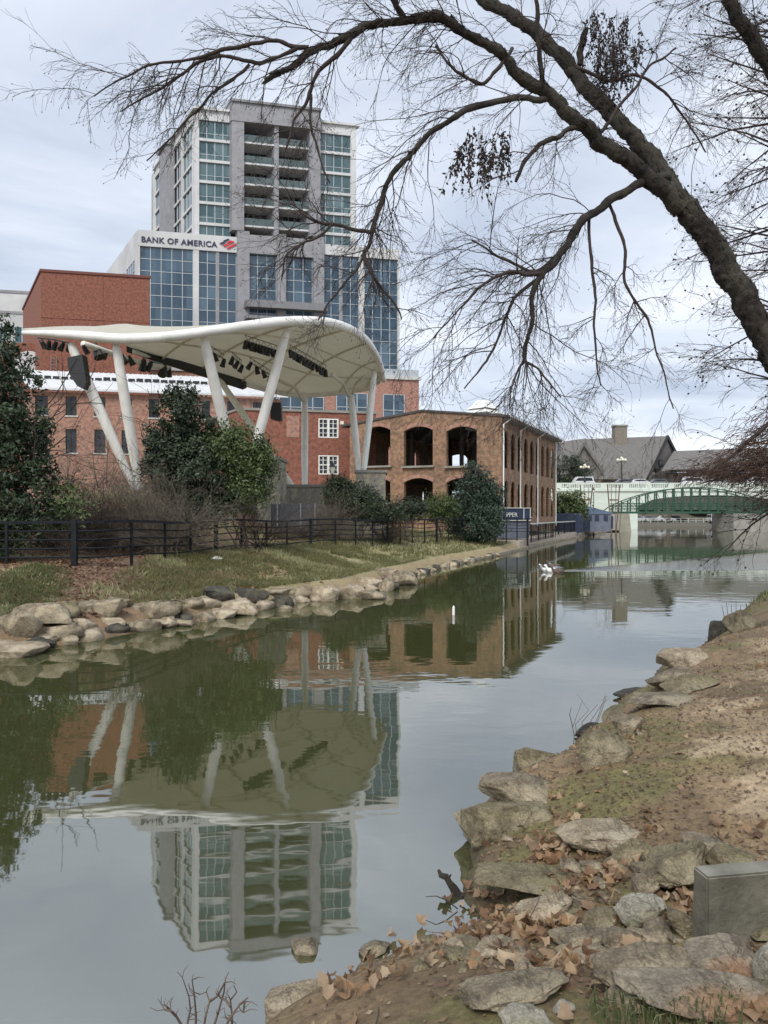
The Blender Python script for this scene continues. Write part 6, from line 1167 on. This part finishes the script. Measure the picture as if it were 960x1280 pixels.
def twigs(key, cnt, tmin, Ln):
    Ps,Rs = resamp(*LM[key]); S,D,R = spawn(Ps,Rs,max(5,int(cnt*.82)),tmin,.95,rng); D = unit(D+np.array([-.25,0,-.12])*(1 if key not in 's' else -.2)); parts = []
    Ln1 = Ln*(.35+.95*rng.random(len(S))); P1,R1 = grow(S,D,Ln1,np.minimum(R*.5,.0046),.0014,9,.15,.07,rng); parts.append(btubes(P1,R1,4))
    S,D,R = spawn(P1,R1,7,.12,.6,rng); P2,R2 = grow(S,D,.26*(.3+1.1*rng.random(len(S)))*Ln/.6,np.minimum(R*.7,.0023),.0010,6,.16,.09,rng); parts.append(btubes(P2,R2,3))
    S,D,R = spawn(P2,R2,4,.15,.6,rng); P3,R3 = grow(S,D,.10*(.3+1.2*rng.random(len(S))),np.minimum(R*.75,.0014),.0008,4,.2,.08,rng); parts.append(btubes(P3,R3,3))
    e_ = P3[:,-1]; k = rng.random(len(e_)) < .4; e_ = e_[k]; d_ = unit(P3[k,-1]-P3[k,-2]); bud = np.stack([e_,e_+d_*.006,e_+d_*.013],1); parts.append(btubes(bud,np.array([[.0012,.0030,.0004]]).repeat(len(e_),0),4))
    V,Fq = merge(parts); npmesh('fine_twigs', V, Fq, bark2, BT)
for k_,(cnt,tm,Ln) in spec.items(): twigs(k_, cnt, tm, Ln)
# dark hanging clusters caught in the branches
def clusters(px0,px1,py0,py1,Y,n,seed):
    r = np.random.default_rng(seed); S = np.array([list(P(r.uniform(px0,px1),r.uniform(py0,(py0+py1)/2),Y+r.normal()*.08)) for _ in range(n)]); D = np.c_[r.normal(size=(n,2))*.15,-np.ones(n)]; Ln = (py1-py0)/F*Y*(.3+.6*r.random(n)); Ps,Rs = grow(S,D,Ln,np.full(n,.0022),.0015,8,.12,.1,r); parts = [btubes(Ps,Rs,3)]
    i = r.integers(0,n,n*16); j = r.integers(1,7,n*16); p_ = Ps[i,j]+r.normal(size=(n*16,3))*.008; d_ = unit(r.normal(size=(n*16,3))*.7+np.array([0,0,-1])); l_ = .018+.022*r.random(n*16); B_ = np.stack([p_,p_+d_*l_[:,None]*.5,p_+d_*l_[:,None]],1); parts.append(btubes(B_,np.array([[.0015,.0075,.001]]).repeat(len(p_),0),4))
    V,Fq = merge(parts); npmesh('hanging_cluster', V, Fq, leaf_brown, BT)
clusters(572,640,150,238,5.1,34,1); clusters(735,800,10,115,5.7,46,2); clusters(745,785,60,135,5.7,20,3)

# second, rusty tree at the right edge
RT = thing('rusty_tree','leafless tree with cones and rusty drooping foliage behind the leaning trunk at the right edge','tree',(Xf(1120,11.5),11.5,gz(Xf(1120,11.5),11.5)))
rng = np.random.default_rng(21); BTs = BT; x0 = RT.location.x; z0 = RT.location.z
one(lambda m: m.tube([(x0,11.5,z0-.1),(x0-.05,11.5,3),(x0,11.5,6),(x0+.05,11.5,9.5),(x0,11.5,12)],[.24,.19,.15,.10,.04],12), 'trunk', bark, RT, smooth=True)
nb_ = 46; zs = np.r_[np.linspace(2.9,11.5,36), rng.uniform(5.5,9.5,10)]; S = np.c_[np.full(nb_,x0),np.full(nb_,11.5),zs]; D = np.c_[-np.ones(nb_),rng.normal(size=nb_)*.22,.28+.15*rng.normal(size=nb_)-.25*(zs < 4)]
parts = []; P1,R1 = grow(S,D,2.35+1.0*rng.random(nb_),np.full(nb_,.035),.006,12,.09,.03,rng); parts.append(btubes(P1,R1,6))
S,D,R = spawn(P1,R1,13,.12,.7,rng); P2,R2 = grow(S,D,.75*(.4+.9*rng.random(len(S))),np.minimum(R*.5,.011),.003,7,.15,.05,rng); parts.append(btubes(P2,R2,4))
S,D,R = spawn(P2,R2,7,.15,.65,rng); P3,R3 = grow(S,D,.26*(.4+1*rng.random(len(S))),np.minimum(R*.6,.005),.0022,5,.18,.04,rng); parts.append(btubes(P3,R3,3))
S,D,R = spawn(P3,R3,2,.2,.65,rng); P4,R4 = grow(S,D,.12*(.4+1*rng.random(len(S))),np.minimum(R*.7,.003),.0018,4,.2,.04,rng); parts.append(btubes(P4,R4,3))
V,Fq = merge(parts); npmesh('branches', V, Fq, bark2, RT)
e_ = P3[rng.random(len(P3)) < .22][:,-1]; n_ = len(e_); B_ = np.stack([e_+np.array([0,0,.016]),e_+np.array([0,0,.008]),e_-np.array([0,0,.008]),e_-np.array([0,0,.016])],1); V,Fq = btubes(B_,np.array([[.003,.016,.016,.003]]).repeat(n_,0),6); o_ = npmesh('cones', V, Fq, leaf_brown, RT); tag(o_, kind='stuff')
# feathery rusty sprays on the lowest branches
def spray(blobs,n,seed):
    r = np.random.default_rng(seed); parts = []
    for (px,py,Y,rx,rz) in blobs:
        c_ = np.array(P(px,py,Y)); k = int(n*rx*rz); p_ = c_+r.normal(size=(k,3))*np.array([rx,.35,rz])*.5; D = unit(np.array([-.8,0,-.45])+r.normal(size=(k,3))*.5); Ps,Rs = grow(p_,D,.10+.14*r.random(k),np.full(k,.005),.0025,4,.22,.12,r); parts.append(btubes(Ps,Rs,3))
    V,Fq = merge(parts); return npmesh('rusty_foliage', V, Fq, leaf_rust, RT)
spray([(945,560,11,.45,.30),(915,585,11,.65,.22),(895,592,10.9,.5,.14),(955,590,11,.6,.30),(975,545,11.2,.6,.5),(985,600,11,.6,.5),(925,235,11.4,.12,.1),(900,300,11.4,.25,.06),(935,350,11.4,.15,.08),(925,395,11.4,.18,.06)], 2600, 4)
one(lambda m: [m.tube([P(1120,470,11.4),P(1020,500,11.2),P(960,530,11.1),P(915,570,11),P(885,590,10.9),P(850,602,10.8)],[.06,.05,.035,.022,.013,.006],8), m.tube([P(1120,560,11.4),P(1010,565,11.2),P(950,580,11.1),P(900,598,11),P(870,606,11)],[.05,.04,.028,.015,.006],8)], 'low_branch', bark2, RT, smooth=True)
